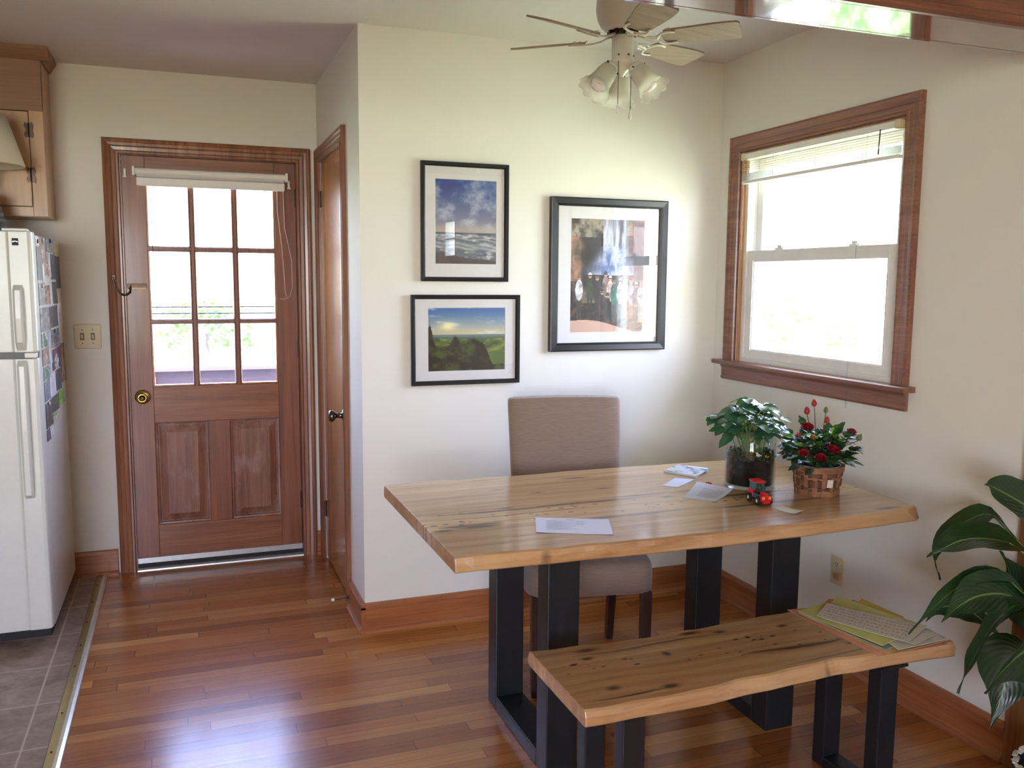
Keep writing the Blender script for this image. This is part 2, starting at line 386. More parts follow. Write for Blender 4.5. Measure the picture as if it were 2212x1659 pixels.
# return wall with closet door hole (y .375..1.035, z 0..2.04)
CY0, CY1, CZ = .375, 1.04, 2.045
bm = new(); box(bm, (0, .12, 0), (.12, CY0, H)); box(bm, (0, CY1, 0), (.12, D, H)); box(bm, (0, CY0, CZ), (.12, CY1, H)); struct('wall_side', bm, M_wall)
# closet interior
bm = new(); box(bm, (.9, .12, 0), (1.0, D+.12, H)); box(bm, (.12, D, 0), (.9, D+.12, H)); struct('wall_closet', bm, M_wall)
# door wall with door hole
DX0, DX1, DZ = -.935, -.097, 2.055
bm = new()
for a, b in (((-4.0, D, 0), (DX0, D+T, H)), ((DX1, D, 0), (.12, D+T, H)), ((DX0, D, DZ), (DX1, D+T, H))): box(bm, a, b)
struct('wall_door', bm, M_wall)
# kitchen left wall with a window (behind the cabinets' side, out of view)
bm = new()
box(bm, (-4.12, -6.6, 0), (-4.0, D+T, H))
struct('wall_left', bm, M_wall)
# rear room: rear wall with an unseen window added for light, right wall (brick outside)
bm = new()
for a, b in (((-4.12, -6.72, 0), (-3.4, -6.6, H)), ((-1.2, -6.72, 0), (2.17, -6.6, H)),
             ((-3.4, -6.72, 0), (-1.2, -6.6, .6)), ((-3.4, -6.72, 2.2), (-1.2, -6.6, H))): box(bm, a, b)
struct('wall_rear', bm, M_wall)
bm = new(); box(bm, (2.05, -6.6, 0), (2.17, -5.93, H)); box(bm, (2.05, -5.52, 0), (2.17, NY0+.0, H)); box(bm, (2.05, -5.93, 0), (2.17, -5.52, 1.70)); box(bm, (2.05, -5.93, 2.12), (2.17, -5.52, H)); struct('wall_rear_right', bm, M_wall)
for wi, (x0, x1, z0, z1) in enumerate(((-3.4, -1.2, .6, 2.2),)):
    t = thing('window_%d' % (wi+2), None, None, ((x0+x1)/2, -6.66, z0), kind='structure'); xm = (x0+x1)/2  # unseen window, placed and widened for its light on the door wall
    bm = new()
    for a, b in (((x0, -6.7, z0), (x0+.02, -6.6, z1)), ((x1-.02, -6.7, z0), (x1, -6.6, z1)), ((x0+.02, -6.7, z0), (x1-.02, -6.6, z0+.03)), ((x0+.02, -6.7, z1-.03), (x1-.02, -6.6, z1)), ((xm-.008, -6.7, z0+.03), (xm+.008, -6.6, z1-.03))): box(bm, a, b)
    obj('window_frame', bm, M_vinyl, t)
t = thing('window_3', None, None, (2.1, -5.725, 1.70), kind='structure')
bm = new()
for a, b in (((2.06, -5.93, 1.70), (2.12, -5.90, 2.12)), ((2.06, -5.55, 1.70), (2.12, -5.52, 2.12)), ((2.06, -5.90, 1.70), (2.12, -5.55, 1.73)), ((2.06, -5.90, 2.09), (2.12, -5.55, 2.12)), ((2.06, -5.90, 1.90), (2.12, -5.55, 1.92))): box(bm, a, b)
obj('window_frame', bm, M_vinyl, t)
# walls of the opening: header wall, left jamb wall, right part of the dividing wall
bm = new()
box(bm, (-4.0, NY0, HZ+.013), (XB, NY1, H)); struct('wall_dividing', bm, M_wall)
bm = new(); box(bm, (XB+.0, NY0, 0), (2.17, NY0+.1, H)); struct('wall_dividing.002', bm, M_wall)
bm = new(); box(bm, (-4.0, NY0, 0), (-2.2, NY1, HZ+.013)); struct('wall_dividing.001', bm, M_wall)
# header trim: varnished soffit board and near casing with mouldings
bm = new(); box(bm, (-2.2, NY0, HZ), (XB, NY1, HZ+.013)); box(bm, (-2.2, NY1, HZ), (XB, NY1+.014, HZ+.08)); struct('trim_2', bm, M_headX, label='glossy varnished wooden soffit of the opening', bev=.002)
bm = new(); prism(bm, [(NY0+q[0], HZ+q[1]) for q in ((0, 0), (-.012, 0), (-.020, .007), (-.021, .023), (-.013, .028), (-.014, .068), (-.019, .072), (-.020, .085), (0, .085))], 'X', -2.2, XB)
struct('trim_3', bm, M_headc, label='reddish moulded casing along the header')
bm = new(); box(bm, (XB-.018, NY0, 0), (XB, NY1, HZ)); box(bm, (XB-.018, NY0-.018, 0), (XB+.07, NY0, HZ+.085)); struct('trim_4', bm, wood('jamb_wood', rgb(96, 56, 30), rgb(128, 82, 48), rgb(150, 104, 66), 'Z'), label='wooden right jamb of the opening', bev=.002)

# baseboards with cap line and shoe moulding
BH = .124
def baseboard(nm, p, q, out, mat, e0=0, e1=0):
    """runs from p to q at the wall face, 'out' = room-side direction"""
    p, q, o = V((*p, 0)), V((*q, 0)), V((*out, 0)); d = (q-p).normalized(); p = p-d*e0; q = q+d*e1
    prof = [(0, 0), (.028, 0), (.028, .006), (.023, .014), (.0155, .018), (.0145, .020), (.0145, BH-.026), (.0175, BH-.024), (.0175, BH-.016), (.013, BH-.004), (.008, BH), (0, BH)]
    bm = new(); A = [bm.verts.new(p+o*a+V((0, 0, h))) for a, h in prof]; B = [bm.verts.new(q+o*a+V((0, 0, h))) for a, h in prof]; n = len(prof)
    for i in range(n): bm.faces.new((A[i], A[(i+1) % n], B[(i+1) % n], B[i]))
    bm.faces.new(A[::-1]); bm.faces.new(B)
    return struct(nm, bm, mat)
baseboard('baseboard_back', (0, 0), (XB, 0), (0, -1), M_baseX, .0175, -.0)
baseboard('baseboard_side', (0, 0), (0, CY0-.085), (-1, 0), M_baseY, .0175, 0)
baseboard('baseboard_right', (XB, -.0), (XB, NY1+.002), (-1, 0), M_baseY, -.0, 0)
baseboard('baseboard_door', (-4.0, D), (DX0-.075, D), (0, -1), M_baseX)
baseboard('baseboard_corner', (DX1+.06, D), (-.0, D), (0, -1), M_baseX)

# ---------------------------------------------------------------- casings
def casing_prof(w):   # across width 0 (outer) .. w (inner): depth
    return [(0, .019), (.008, .022), (.016, .019), (.020, .016), (w*.45, .0135), (w*.5, .016), (w*.55, .0135), (w-.018, .012), (w-.012, .016), (w-.004, .016), (w, .010)]
def casing(bm, axis_pts, width, prof, to3):
    """mitred frame: axis_pts = outer corner polyline in wall plane (2-D); inward offset handled by corner normals"""
    n = len(axis_pts); rings = []
    for i, (p, inn) in enumerate(axis_pts):
        p = V(p); inn = V(inn); ring = [bm.verts.new(to3(p+inn*0, 0))]
        for a, d in prof: ring.append(bm.verts.new(to3(p+inn*a, d)))
        ring.append(bm.verts.new(to3(p+inn*width, 0))); rings.append(ring)
    for i in range(n-1):
        for k in range(len(rings[0])-1): bm.faces.new((rings[i][k], rings[i][k+1], rings[i+1][k+1], rings[i+1][k]))
    bm.faces.new(rings[0]); bm.faces.new(rings[-1][::-1])
cw = .072
door = thing('door_1', 'brown wooden entry door with nine glass panes above two panels', None, (-.515, D, 0), kind='structure')
bm = new()
casing(bm, [((-1.0, 0), (1, 0)), ((-1.0, 2.116), (1, -1)), ((-.037, 2.116), (-1, -1)), ((-.037, 0), (-1, 0))], cw, casing_prof(cw), lambda p, d: V((p.x, D-d, p.y)))
obj('casing', bm, M_trimZ, door)
bm = new()   # jamb lining and stop
box(bm, (DX0, D-.004, 0), (DX0+.012, D+T, DZ)); box(bm, (DX1-.012, D-.004, 0), (DX1, D+T, DZ)); box(bm, (DX0+.012, D-.004, DZ-.012), (DX1-.012, D+T, DZ))
obj('jamb', bm, M_trimZ, door)
fy = D+.012; by = fy+.044                     # leaf face / back
lx0, lx1, lz0, lz1 = -.921, -.111, .03, 2.041
gx0, gx1, gz0, gz1 = -.818, -.215, .924, 1.925
bm = new(); box(bm, (lx0, fy, lz0), (gx0, by, lz1)); box(bm, (gx1, fy, lz0), (lx1, by, lz1))
obj('stile', bm, M_doorZ, door, bev=.002)
bm = new()
box(bm, (gx0, fy, gz1), (gx1, by, lz1)); box(bm, (gx0, fy, .745), (gx1, by, gz0)); box(bm, (gx0, fy, lz0), (gx1, by, .222))
obj('rail', bm, M_doorX, door, bev=.002)
bm = new(); box(bm, (-.566, fy, .222), (-.462, by, .745)); obj('mullion', bm, M_doorZ, door, bev=.002)
bm = new()
for x0, x1 in ((-.626, -.600), (-.424, -.398)):
    prism(bm, [(x0-.004, fy+.012), (x0, fy+.004), (x0+.006, fy), (x1-.006, fy), (x1, fy+.004), (x1+.004, fy+.012), (x1+.004, by-.004), (x0-.004, by-.004)], 'Z', gz0, gz1)
for z0, z1 in ((1.237, 1.257), (1.592, 1.614)):
    prism(bm, [(fy+.001, z0+.004), (fy+.001, z1-.004), (fy+.006, z1), (fy+.012, z1+.003), (by-.005, z1+.003), (by-.005, z0-.003), (fy+.012, z0-.003), (fy+.006, z0)], 'X', gx0, gx1)
obj('muntin', bm, M_doorZ, door)
bm = new()
for a, b in (((gx0, fy+.006, gz0), (gx0+.008, by-.01, gz1)), ((gx1-.008, fy+.006, gz0), (gx1, by-.01, gz1)), ((gx0+.008, fy+.006, gz0), (gx1-.008, by-.01, gz0+.008))): box(bm, a, b)
obj('glazing_bead', bm, M_closet, door, bev=.002)
xs = [gx0+.008, -.613, -.411, gx1-.008]; zs = [gz0+.008, 1.247, 1.603, gz1]
for i in range(3):
    for j in range(3):
        bm = new(); box(bm, (xs[i], fy+.022, zs[j]), (xs[i+1], fy+.026, zs[j+1])); obj('glass_pane', bm, M_glass, door)
for x0, x1 in ((gx0, -.566), (-.462, gx1)):
    bm = new(); z0, z1 = .222, .745
    # sloped sticking, recessed margin, raised field
    lv = [(0, 0.0), (.004, .006), (.012, .008), (.014, .020), (.018, .020), (.052, .007), (.053, .0065)]
    rings = [[bm.verts.new((a, fy+d, b)) for a, b in ((x0+i_, z0+i_), (x1-i_, z0+i_), (x1-i_, z1-i_), (x0+i_, z1-i_))] for i_, d in lv]
    for i in range(len(rings)-1):
        for k in range(4): bm.faces.new((rings[i][k], rings[i][(k+1) % 4], rings[i+1][(k+1) % 4], rings[i+1][k]))
    bm.faces.new(rings[-1]); obj('door_panel', bm, M_panel, door)
bm = new(); box(bm, (lx0, fy-.012, .034), (lx1, fy, .062)); obj('door_sweep', bm, M_alu, door, bev=.002)['label'] = 'silver metal door sweep'
bm = new(); box(bm, (lx0, fy-.010, .014), (lx1, fy-.001, .034)); obj('sweep_gap_fill', bm, M_dark, door)['label'] = 'black strip put in for the dark gap under the sweep'  # black strip painted in for the dark gap below the sweep
bm = new(); prism(bm, [(D-.022, 0), (D-.02, .007), (D-.004, .013), (D+T, .013), (D+T, 0)], 'X', DX0+.012, DX1-.012); obj('threshold', bm, M_alu, door)
bm = new(); lathe(bm, [(.036, 0), (.036, .004), (.030, .008), (.016, .010), (.013, .022), (.016, .030), (.026, .038), (.029, .048), (.027, .056), (.018, .060), (.014, .059), (.012, .055), (.0005, .0545)], (-.868, fy, .877), (0, -1, 0), 28, cap0=True)
kb = obj('door_knob', bm, M_brass, door, smooth=True); kb['label'] = 'round brass door knob'
bm = new(); cyl(bm, (-.868, fy-.054, .877), (-.868, fy-.058, .877), .006, 12); obj('keyhole', bm, M_bronze, kb)
for z in (1.87, 1.10, .30):
    bm = new(); cyl(bm, (-.104, fy-.005, z-.045), (-.104, fy-.005, z+.045), .006, 12)
    for zz in (z-.05, z+.05): lathe(bm, [(.001, -.007), (.006, 0), (.001, .007)], (-.104, fy-.005, zz), seg=10)
    box(bm, (-.118, fy-.002, z-.045), (-.104, fy+.0, z+.045)); obj('hinge', bm, M_bronze, door, smooth=False)
# chain lock
bm = new(); box(bm, (-.915, fy-.008, 1.408), (-.828, fy, 1.432)); sl_ = obj('chain_track', bm, M_bronze, door, bev=.002)
bm = new(); box(bm, (-.898, fy-.010, 1.408), (-.830, fy-.008, 1.413)); obj('track_lip', bm, plain('dull_brass', rgb(140, 112, 70), .4, .8), sl_)
bm = new()
cp = [V((-.972, D-.024, 1.455)), V((-.962, D-.026, 1.41)), V((-.945, D-.028, 1.385)), V((-.925, D-.02, 1.375)), V((-.905, D-.004, 1.39)), V((-.900, fy-.006, 1.42))]
def polyinterp(P, n):
    out = []; L_ = [0]
    for i in range(1, len(P)): L_.append(L_[-1]+(P[i]-P[i-1]).length)
    for j in range(n):
        s = L_[-1]*j/(n-1); i = 1
        while i < len(P)-1 and L_[i] < s: i += 1
        f = (s-L_[i-1])/max(1e-9, L_[i]-L_[i-1]); out.append(P[i-1].lerp(P[i], f))
    return out
for i, p in enumerate(polyinterp(cp, 17)):
    q = polyinterp(cp, 17)[min(i+1, 16)]; p0 = polyinterp(cp, 17)[max(i-1, 0)]; t = (q-p0).normalized(); a, b = frame_axes(t)
    if i % 2: a = b
    tube(bm, [p+t*.0075*math.cos(x*PI/4)+a*.0045*math.sin(x*PI/4) for x in range(9)], .0021, 5, cap=False)
obj('door_chain', bm, M_bronze, door)
bm = new(); box(bm, (-.98, D-.021, 1.445), (-.964, D-.012, 1.475)); obj('chain_bracket', bm, M_bronze, door, bev=.002)
# storm door outside the entry door
st = thing('door_3', 'white storm door outside the entry door glass', None, (-.515, D+.13, 0), kind='structure')
bm = new(); sy = D+.135
box(bm, (-.95, sy, .02), (-.86, sy+.03, 2.06)); box(bm, (-.17, sy, .02), (-.08, sy+.03, 2.06)); box(bm, (-.86, sy, .02), (-.17, sy+.03, .72)); box(bm, (-.86, sy, 1.97), (-.17, sy+.03, 2.06))
obj('storm_frame', bm, M_vinyl, st)
M_sbar = plain('storm_bar', rgb(90, 110, 150), .4)
bm = new()
for z in (1.282, 1.315): box(bm, (-.86, sy+.004, z-.003), (-.17, sy+.02, z+.003))
obj('sash_bar', bm, M_sbar, st)
bm = new(); box(bm, (-.86, sy+.012, .72), (-.17, sy+.015, 1.30)); obj('storm_pane', bm, pane('storm_glass', (.80, .84, .92)), st)

# door roller shade (raised) with cord
sh = thing('roller_shade', 'raised white shade at the top of the entry door glass', 'window shade', (-.512, fy, 1.90))
bm = new(); tube(bm, [(-.866, fy-.028, 1.966), (-.156, fy-.028, 1.966)], .017, 16); obj('head_rail', bm, M_white, sh, smooth=False)
bm = new(); box(bm, (-.855, fy-.040, 1.898), (-.166, fy-.016, 1.938)); obj('bottom_rail', bm, M_white, sh, bev=.004)
bm = new()
for i in range(4): box(bm, (-.853, fy-.036, 1.9405+i*.0032), (-.168, fy-.019, 1.9425+i*.0032))
obj('stacked_slats', bm, M_white, sh)
for x in (-.866, -.156):
    bm = new(); box(bm, (x-.006, fy-.048, 1.944), (x+.006, fy, 1.988)); obj('bracket', bm, M_white, sh, bev=.003)
bm = new()
tube(bm, [(-.205, fy-.04, 1.95), (-.205, fy-.035, 1.80), (-.185, fy-.02, 1.62), (-.176, fy-.012, 1.48), (-.172, fy-.010, 1.39), (-.163, fy-.010, 1.362), (-.150, fy-.010, 1.372), (-.136, fy-.010, 1.42), (-.137, fy-.012, 1.55), (-.170, fy-.02, 1.72), (-.176, fy-.04, 1.95)], .0016, 6)
tube(bm, [(-.165, fy-.010, 1.362), (-.185, fy-.010, 1.357), (-.20, fy-.010, 1.36)], .0014, 6)
obj('pull_cord', bm, M_white, sh)
bm = new(); tube(bm, [(-.795, fy-.012, 1.90), (-.795, fy-.006, 1.58), (-.789, fy-.004, 1.50), (-.785, fy-.004, 1.30)], .002, 6); obj('tilt_wand', bm, plain('smoky_wand', rgb(110, 110, 130), .3), sh)
for k_, (x, z) in enumerate(((-.905, 1.958), (-.143, 1.935))):
    bm = new(); box(bm, (x-.005, fy-.012, z-.02), (x+.005, fy-.0, z+.02)); box(bm, (x-.008, fy-.014, z-.022), (x+.008, fy-.009, z-.014))
    o = obj('blind_bracket', bm, M_white, None, bev=.002); seat(o)
    tag(o, ('small empty white bracket screwed to the door left of the shade', 'small empty white bracket screwed to the door right of the shade')[k_], 'bracket', 'empty brackets on the entry door')

# closet door
cdoor = thing('door_2', 'flat orange-brown closet door in the return wall', None, (0, (CY0+CY1)/2, 0), kind='structure')
bm = new(); casing(bm, [((1.108, 0), (-1, 0)), ((1.108, 2.108), (-1, -1)), ((.305, 2.108), (1, -1)), ((.305, 0), (1, 0))], .07, casing_prof(.07), lambda p, d: V((-d, p.x, p.y)))
obj('casing', bm, M_trimZ, cdoor)
bm = new(); box(bm, (.002, CY0+.004, .012), (.037, CY1-.004, CZ-.006)); obj('door_slab', bm, M_closet, cdoor, bev=.002)
bm = new(); lathe(bm, [(.031, 0), (.031, .003), (.026, .010), (.014, .013), (.011, .024), (.011, .040), (.020, .046), (.027, .055), (.0275, .064), (.022, .071), (.0005, .073)], (.002, .43, .85), (-1, 0, 0), 28, cap0=True)
obj('door_knob', bm, M_nickel, cdoor, smooth=True)['label'] = 'dark nickel closet knob'
for z in (1.86, .27):
    bm = new(); cyl(bm, (-.004, 1.035, z-.04), (-.004, 1.035, z+.04), .0055, 12); box(bm, (-.0015, 1.005, z-.04), (.0025, 1.035, z+.04)); obj('hinge', bm, M_bronze, cdoor)
bm = new(); tube(bm, [(-.028, .40, .045), (-.075, .44, .032)], .004, 8)
ds = thing('door_stop', 'small spring door stop with white tip at the baseboard by the closet door', 'door stop', (-.028, .40, .0))
ds.location = (-.022, .285, .05)
bm.free(); bm = new()
pts = [(-.022-i*.0016, .285+.0022*i*.35+.003*math.sin(i*1.6), .05-.0004*i+.003*math.cos(i*1.6)) for i in range(36)]
tube(bm, pts, .0011, 5); lathe(bm, [(.010, 0), (.008, .004), (.003, .006)], (-.0175, .283, .05), (-1, 0, 0), 14, cap0=True); obj('spring', bm, M_bronze, ds)
bm = new(); p = V(pts[-1]); lathe(bm, [(.005, -.002), (.0068, .002), (.0068, .010), (.005, .013)], p, (-1, .3, -.2), 12, True, True); obj('rubber_tip', bm, M_white, ds, smooth=True)['label'] = 'white rubber tip'

# ---------------------------------------------------------------- window 1
win = thing('window_1', 'double-hung window with white sashes and brown wooden casing', None, (XB, -.65, 1.05), kind='structure')
bm = new(); Y0, Y1, Z1 = -1.183, -.097, 2.095; ww = .072
casing(bm, [((Y1, 1.11), (-1, 0)), ((Y1, Z1), (-1, -1)), ((Y0, Z1), (1, -1)), ((Y0, 1.11), (1, 0))], ww, casing_prof(ww), lambda p, d: V((XB-d, p.x, p.y)))
obj('casing', bm, M_trimY, win)
bm = new(); prism(bm, [(XB+.02, 1.09), (XB-.045, 1.09), (XB-.052, 1.095), (XB-.052, 1.106), (XB-.045, 1.11), (XB+.02, 1.11)], 'Y', -1.212, -.060); obj('window_sill', bm, M_trimY, win)
bm = new(); prism(bm, [(XB, 1.022), (XB-.012, 1.022), (XB-.018, 1.030), (XB-.014, 1.040), (XB-.014, 1.075), (XB-.02, 1.082), (XB-.024, 1.09), (XB, 1.09)], 'Y', -1.183, -.085); obj('apron', bm, M_trimY, win)
bm = new(); box(bm, (XB-.010, WY1-.006, 1.11), (XB+.03, WY1, WZ1)); box(bm, (XB-.010, WY0, 1.11), (XB+.03, WY0+.006, WZ1)); box(bm, (XB-.010, WY0+.006, WZ1-.006), (XB+.03, WY1-.006, WZ1)); obj('jamb_lining', bm, M_closet, win)
def rectframe(bm, x0, x1, y0, y1, z0, z1, ws):
    l, r, b, t = ws   # y0 side, y1 side, bottom, top widths
    box(bm, (x0, y0, z0), (x1, y0+l, z1)); box(bm, (x0, y1-r, z0), (x1, y1, z1)); box(bm, (x0, y0+l, z0), (x1, y1-r, z0+b)); box(bm, (x0, y0+l, z1-t), (x1, y1-r, z1))
bm = new(); rectframe(bm, XB+.004, XB+.105, WY0+.006, WY1-.006, 1.11, WZ1-.006, (.022, .022, .02, .02)); obj('vinyl_frame', bm, M_vinyl, win)
bm = new(); rectframe(bm, XB+.012, XB+.042, WY0+.028, WY1-.028, 1.122, 1.598, (.048, .048, .048, .050)); lo = obj('lower_sash', bm, M_vinyl, win, bev=.003)
bm = new(); box(bm, (XB+.026, WY0+.074, 1.168), (XB+.030, WY1-.074, 1.55)); obj('glass_pane', bm, M_glass, lo)
bm = new(); rectframe(bm, XB+.008, XB+.012, WY0+.066, WY1-.066, 1.158, 1.560, (.006, .006, .006, .006)); obj('sash_bead', bm, M_vinyl, lo)
bm = new(); rectframe(bm, XB+.052, XB+.085, WY0+.028, WY1-.028, 1.556, 1.992, (.04, .04, .042, .04)); up = obj('upper_sash', bm, M_vinyl, win, bev=.003)
bm = new(); box(bm, (XB+.068, WY0+.066, 1.596), (XB+.072, WY1-.066, 1.954)); obj('glass_pane', bm, M_glass, up)
for y in (-.42, -.86):
    bm = new(); box(bm, (XB+.018, y-.028, 1.598), (XB+.042, y+.028, 1.606)); box(bm, (XB+.02, y-.016, 1.606), (XB+.038, y+.014, 1.617)); obj('sash_lock', bm, M_vinyl, lo, bev=.003)
# blind on the window
bl = thing('window_blind', 'white slatted blind pulled up to the top of the double-hung window', 'window blind', (XB-.01, -.65, 1.88))
by0, by1 = WY0+.012, WY1-.010; bx0, bx1 = XB-.028, XB+.002
bm = new(); box(bm, (bx0+.002, by0+.02, 1.990), (bx1, by1-.02, 2.012)); obj('head_rail', bm, M_white, bl, bev=.002)
for y in (by0, by1-.022):
    bm = new(); box(bm, (bx0-.003, y, 1.984), (bx1, y+.022, 2.014)); obj('mount_bracket', bm, M_ivory, bl, bev=.003)
M_slat = NT('translucent_slat'); M_slat.set(Base_Color=rgb(232, 226, 200), Roughness=.45, Transmission_Weight=.0, Subsurface_Weight=0.0)
tl = M_slat.n('ShaderNodeBsdfTranslucent'); tl.inputs[0].default_value = (*rgb(236, 226, 180), 1); mx = M_slat.n('ShaderNodeMixShader'); mx.inputs[0].default_value = .45
M_slat.l(M_slat.b.outputs[0], mx.inputs[1]); M_slat.l(tl.outputs[0], mx.inputs[2]); M_slat.l(mx.outputs[0], M_slat.out.inputs[0]); M_slat = M_slat.m
for i in range(5):
    z = 1.978-i*.0095; bm = new()
    prism(bm, [(bx0+.003, z-.002), (bx0+.012, z+.0012), (bx1-.004, z+.003), (bx1-.004, z+.0036), (bx0+.012, z+.0018), (bx0+.003, z-.0012)], 'Y', by0+.006, by1-.006); obj('slat', bm, M_slat, bl)
for i in range(9):
    z = 1.927-i*.0032; bm = new()
    prism(bm, [(bx0+.003, z-.0008), (bx0+.014, z+.0012), (bx1-.004, z-.0008), (bx1-.004, z-.0002), (bx0+.014, z+.0018), (bx0+.003, z-.0002)], 'Y', by0+.004+.001*(i % 3), by1-.004-.001*(i % 2)); obj('slat', bm, M_white, bl)
bm = new(); box(bm, (bx0+.002, by0+.003, 1.884), (bx1-.004, by1-.003, 1.898)); obj('bottom_rail', bm, M_white, bl, bev=.003)
for y in (-.42, -.68, -.93):
    bm = new()
    for xx in (bx0+.001, bx1-.003): tube(bm, [(xx, y, 1.99), (xx, y, 1.885)], .0008, 5)
    obj('ladder_cord', bm, M_white, bl)
bm = new(); tube(bm, [(bx0-.008, -.965, 1.985), (bx0-.026, -.955, 1.60), (bx0-.032, -.948, 1.125)], .0022, 7); tube(bm, [(bx0-.032, -.948, 1.125), (bx0-.030, -.948, 1.005)], .0030, 7)
obj('tilt_wand', bm, pane('clear_wand', (.9, .92, .95), 1.5), bl)
bm = new(); tube(bm, [(bx0-.006, -1.02, 1.99), (bx0-.010, -1.02, 1.905)], .0022, 6); obj('wand_hook', bm, M_bronze, bl)

# ---------------------------------------------------------------- light switch, outlet
swt = thing('light_switch', 'ivory double toggle switch plate between refrigerator and entry door', 'light switch', (-1.099, D, 1.12))
bm = new(); box(bm, (-1.158, D-.006, 1.122), (-1.040, D, 1.238)); obj('wall_plate', bm, M_ivory, swt, bev=.003)
for x in (-1.122, -1.076):
    bm = new(); prism(bm, [(D-.006, 1.168), (D-.006, 1.192), (D-.019, 1.190), (D-.017, 1.182)], 'X', x-.005, x+.005); obj('toggle', bm, M_ivory, swt, bev=.001)
    bm = new(); box(bm, (x-.009, D-.0067, 1.163), (x+.009, D-.0060, 1.197)); obj('toggle_slot', bm, plain('slot_brown', rgb(120, 104, 74), .6), swt)
    for z in (1.148, 1.212):
        bm = new(); cyl(bm, (x, D-.006, z), (x, D-.0075, z), .003, 10); obj('screw', bm, M_bronze, swt)
ot = thing('wall_outlet', 'ivory electrical outlet low on the right wall behind the bench', 'outlet', (XB, -.888, .31))
bm = new(); box(bm, (XB-.006, -.924, .306), (XB, -.854, .42)); obj('wall_plate', bm, M_ivory, ot, bev=.003)
for z in (.388, .338):
    bm = new(); lathe(bm, [(.016, 0), (.016, .0022), (.014, .003), (.0002, .003)], (XB-.006, -.889, z), (-1, 0, 0), 20); r_ = obj('receptacle', bm, M_ivory, ot)
    bm = new()
    for dy in (-.006, .006): box(bm, (XB-.0096, -.889+dy-.0012, z-.001), (XB-.0088, -.889+dy+.0012, z+.007))
    cyl(bm, (XB-.0088, -.889, z-.007), (XB-.0096, -.889, z-.007), .0022, 8); obj('slot', bm, M_dark, r_)
bm = new(); box(bm, (XB-.030, -.925, .336), (XB-.010, -.896, .362)); o = obj('plug_adapter', bm, plain('tan_plastic', rgb(176, 140, 98), .4), None, bev=.003); seat(o); tag(o, 'small tan plug adapter in the low wall outlet', 'plug')

# ---------------------------------------------------------------- ceiling fan
FX, FY, FZ = .742, -.775, 2.262
fan = thing('ceiling_fan', 'white ceiling fan with short wood-tone blades and three tulip lights', 'ceiling fan', (FX, FY, 2.13))
M_fan = plain('fan_white_enamel', rgb(214, 212, 202), .35, var=.02)
bm = new(); lathe(bm, [(.075, H-.001), (.085, H-.02), (.090, H-.05), (.092, H-.085), (.086, H-.115), (.074, H-.138), (.058, H-.152)], (FX, FY, 0), seg=40, cap0=True, cap1=True); obj('motor_housing', bm, M_fan, fan, smooth=True)
bm = new(); lathe(bm, [(.045, 2.289), (.045, 2.274)], (FX, FY, 0), seg=24, cap0=True, cap1=True)
for k_ in range(10):
    a = k_*PI/5; obox(bm, V((FX+.040*math.cos(a), FY+.04*math.sin(a), 2.282)), (.012, .006, .006), Euler((0, 0, a)).to_matrix())
obj('motor_vents', bm, M_bronze, fan)
bm = new(); lathe(bm, [(.034, 2.275), (.037, 2.270), (.037, 2.198), (.041, 2.192), (.041, 2.182), (.030, 2.172), (.018, 2.158), (.010, 2.15), (.006, 2.142)], (FX, FY, 0), seg=32, cap0=True, cap1=True); obj('switch_housing', bm, M_fan, fan, smooth=True)
for a in (-2.4, -1.5, -.7):
    bm = new(); lathe(bm, [(.0035, 0), (.003, .002), (.0005, .003)], (FX+.037*math.cos(a), FY+.037*math.sin(a), 2.207), (math.cos(a), math.sin(a), 0), 8); obj('screw', bm, M_bronze, fan)
M_blade_top = wood('fan_blade_wood', rgb(128, 112, 92), rgb(150, 134, 112), rgb(166, 150, 128), 'X', 1.0, rough=.45)
for deg in (-100.3, -40.5, 20.5, 140, -161.5):
    ang = math.radians(deg)
    bmat = Matrix.Translation((FX, FY, FZ)) @ Matrix.Rotation(ang, 4, 'Z') @ Matrix.Rotation(math.radians({-161.5: -19, 140: -14}.get(deg, -11.5)), 4, 'X')
    def outline(x):  # half width
        return .042+.015*min(1, (x-.145)/.16)
    pts = []
    n = 8; x0, x1 = .145, .384
    up_ = [(x0+(x1-.03-x0)*i/n, outline(x0+(x1-.03-x0)*i/n)) for i in range(n+1)]
    rnd_in = [(x0-.012, .018), (x0-.006, .034)]
    tip = [(x1-.014, .0565), (x1-.005, .053), (x1-.001, .045), (x1, .030)]
    side = [(x0-.014, 0)]+rnd_in+up_+tip+[(x1, 0)]
    poly = side+[(x, -y) for x, y in side[-2:0:-1]]
    bm = new(); prism(bm, poly, 'Z', -.003, .003); bmesh.ops.transform(bm, matrix=bmat, verts=bm.verts[:])
    b = obj('fan_blade', bm, M_blade_top, fan)
    b.data.transform(Matrix.Identity(4))
    bm = new()
    def arm(P, r): tube(bm, P, r, 8, flat=.6)
    arm([(.045, 0, .012), (.070, 0, .0), (.095, 0, -.006), (.118, 0, -.008)], [.008, .006, .006, .008])
    for s_ in (1, -1):
        arm([(.116, .002*s_, -.008), (.122, .020*s_, -.008), (.135, .036*s_, -.008), (.155, .040*s_, -.007), (.178, .034*s_, -.006)], [.007, .006, .0055, .005, .0045])
        arm([(.075, .002*s_, -.003), (.090, .016*s_, -.005), (.112, .016*s_, -.007), (.122, .006*s_, -.008)], .004)
    for x, y in ((.126, 0), (.158, .039), (.158, -.039)): lathe(bm, [(.0045, 0), (.004, .003), (.0005, .004)], (x, y, .003), seg=8)
    bmesh.ops.transform(bm, matrix=bmat, verts=bm.verts[:]); obj('blade_bracket', bm, M_fan, b, smooth=True)
k = NT('frosted_shade_glass'); k.set(Base_Color=rgb(230, 229, 220), Roughness=.5)
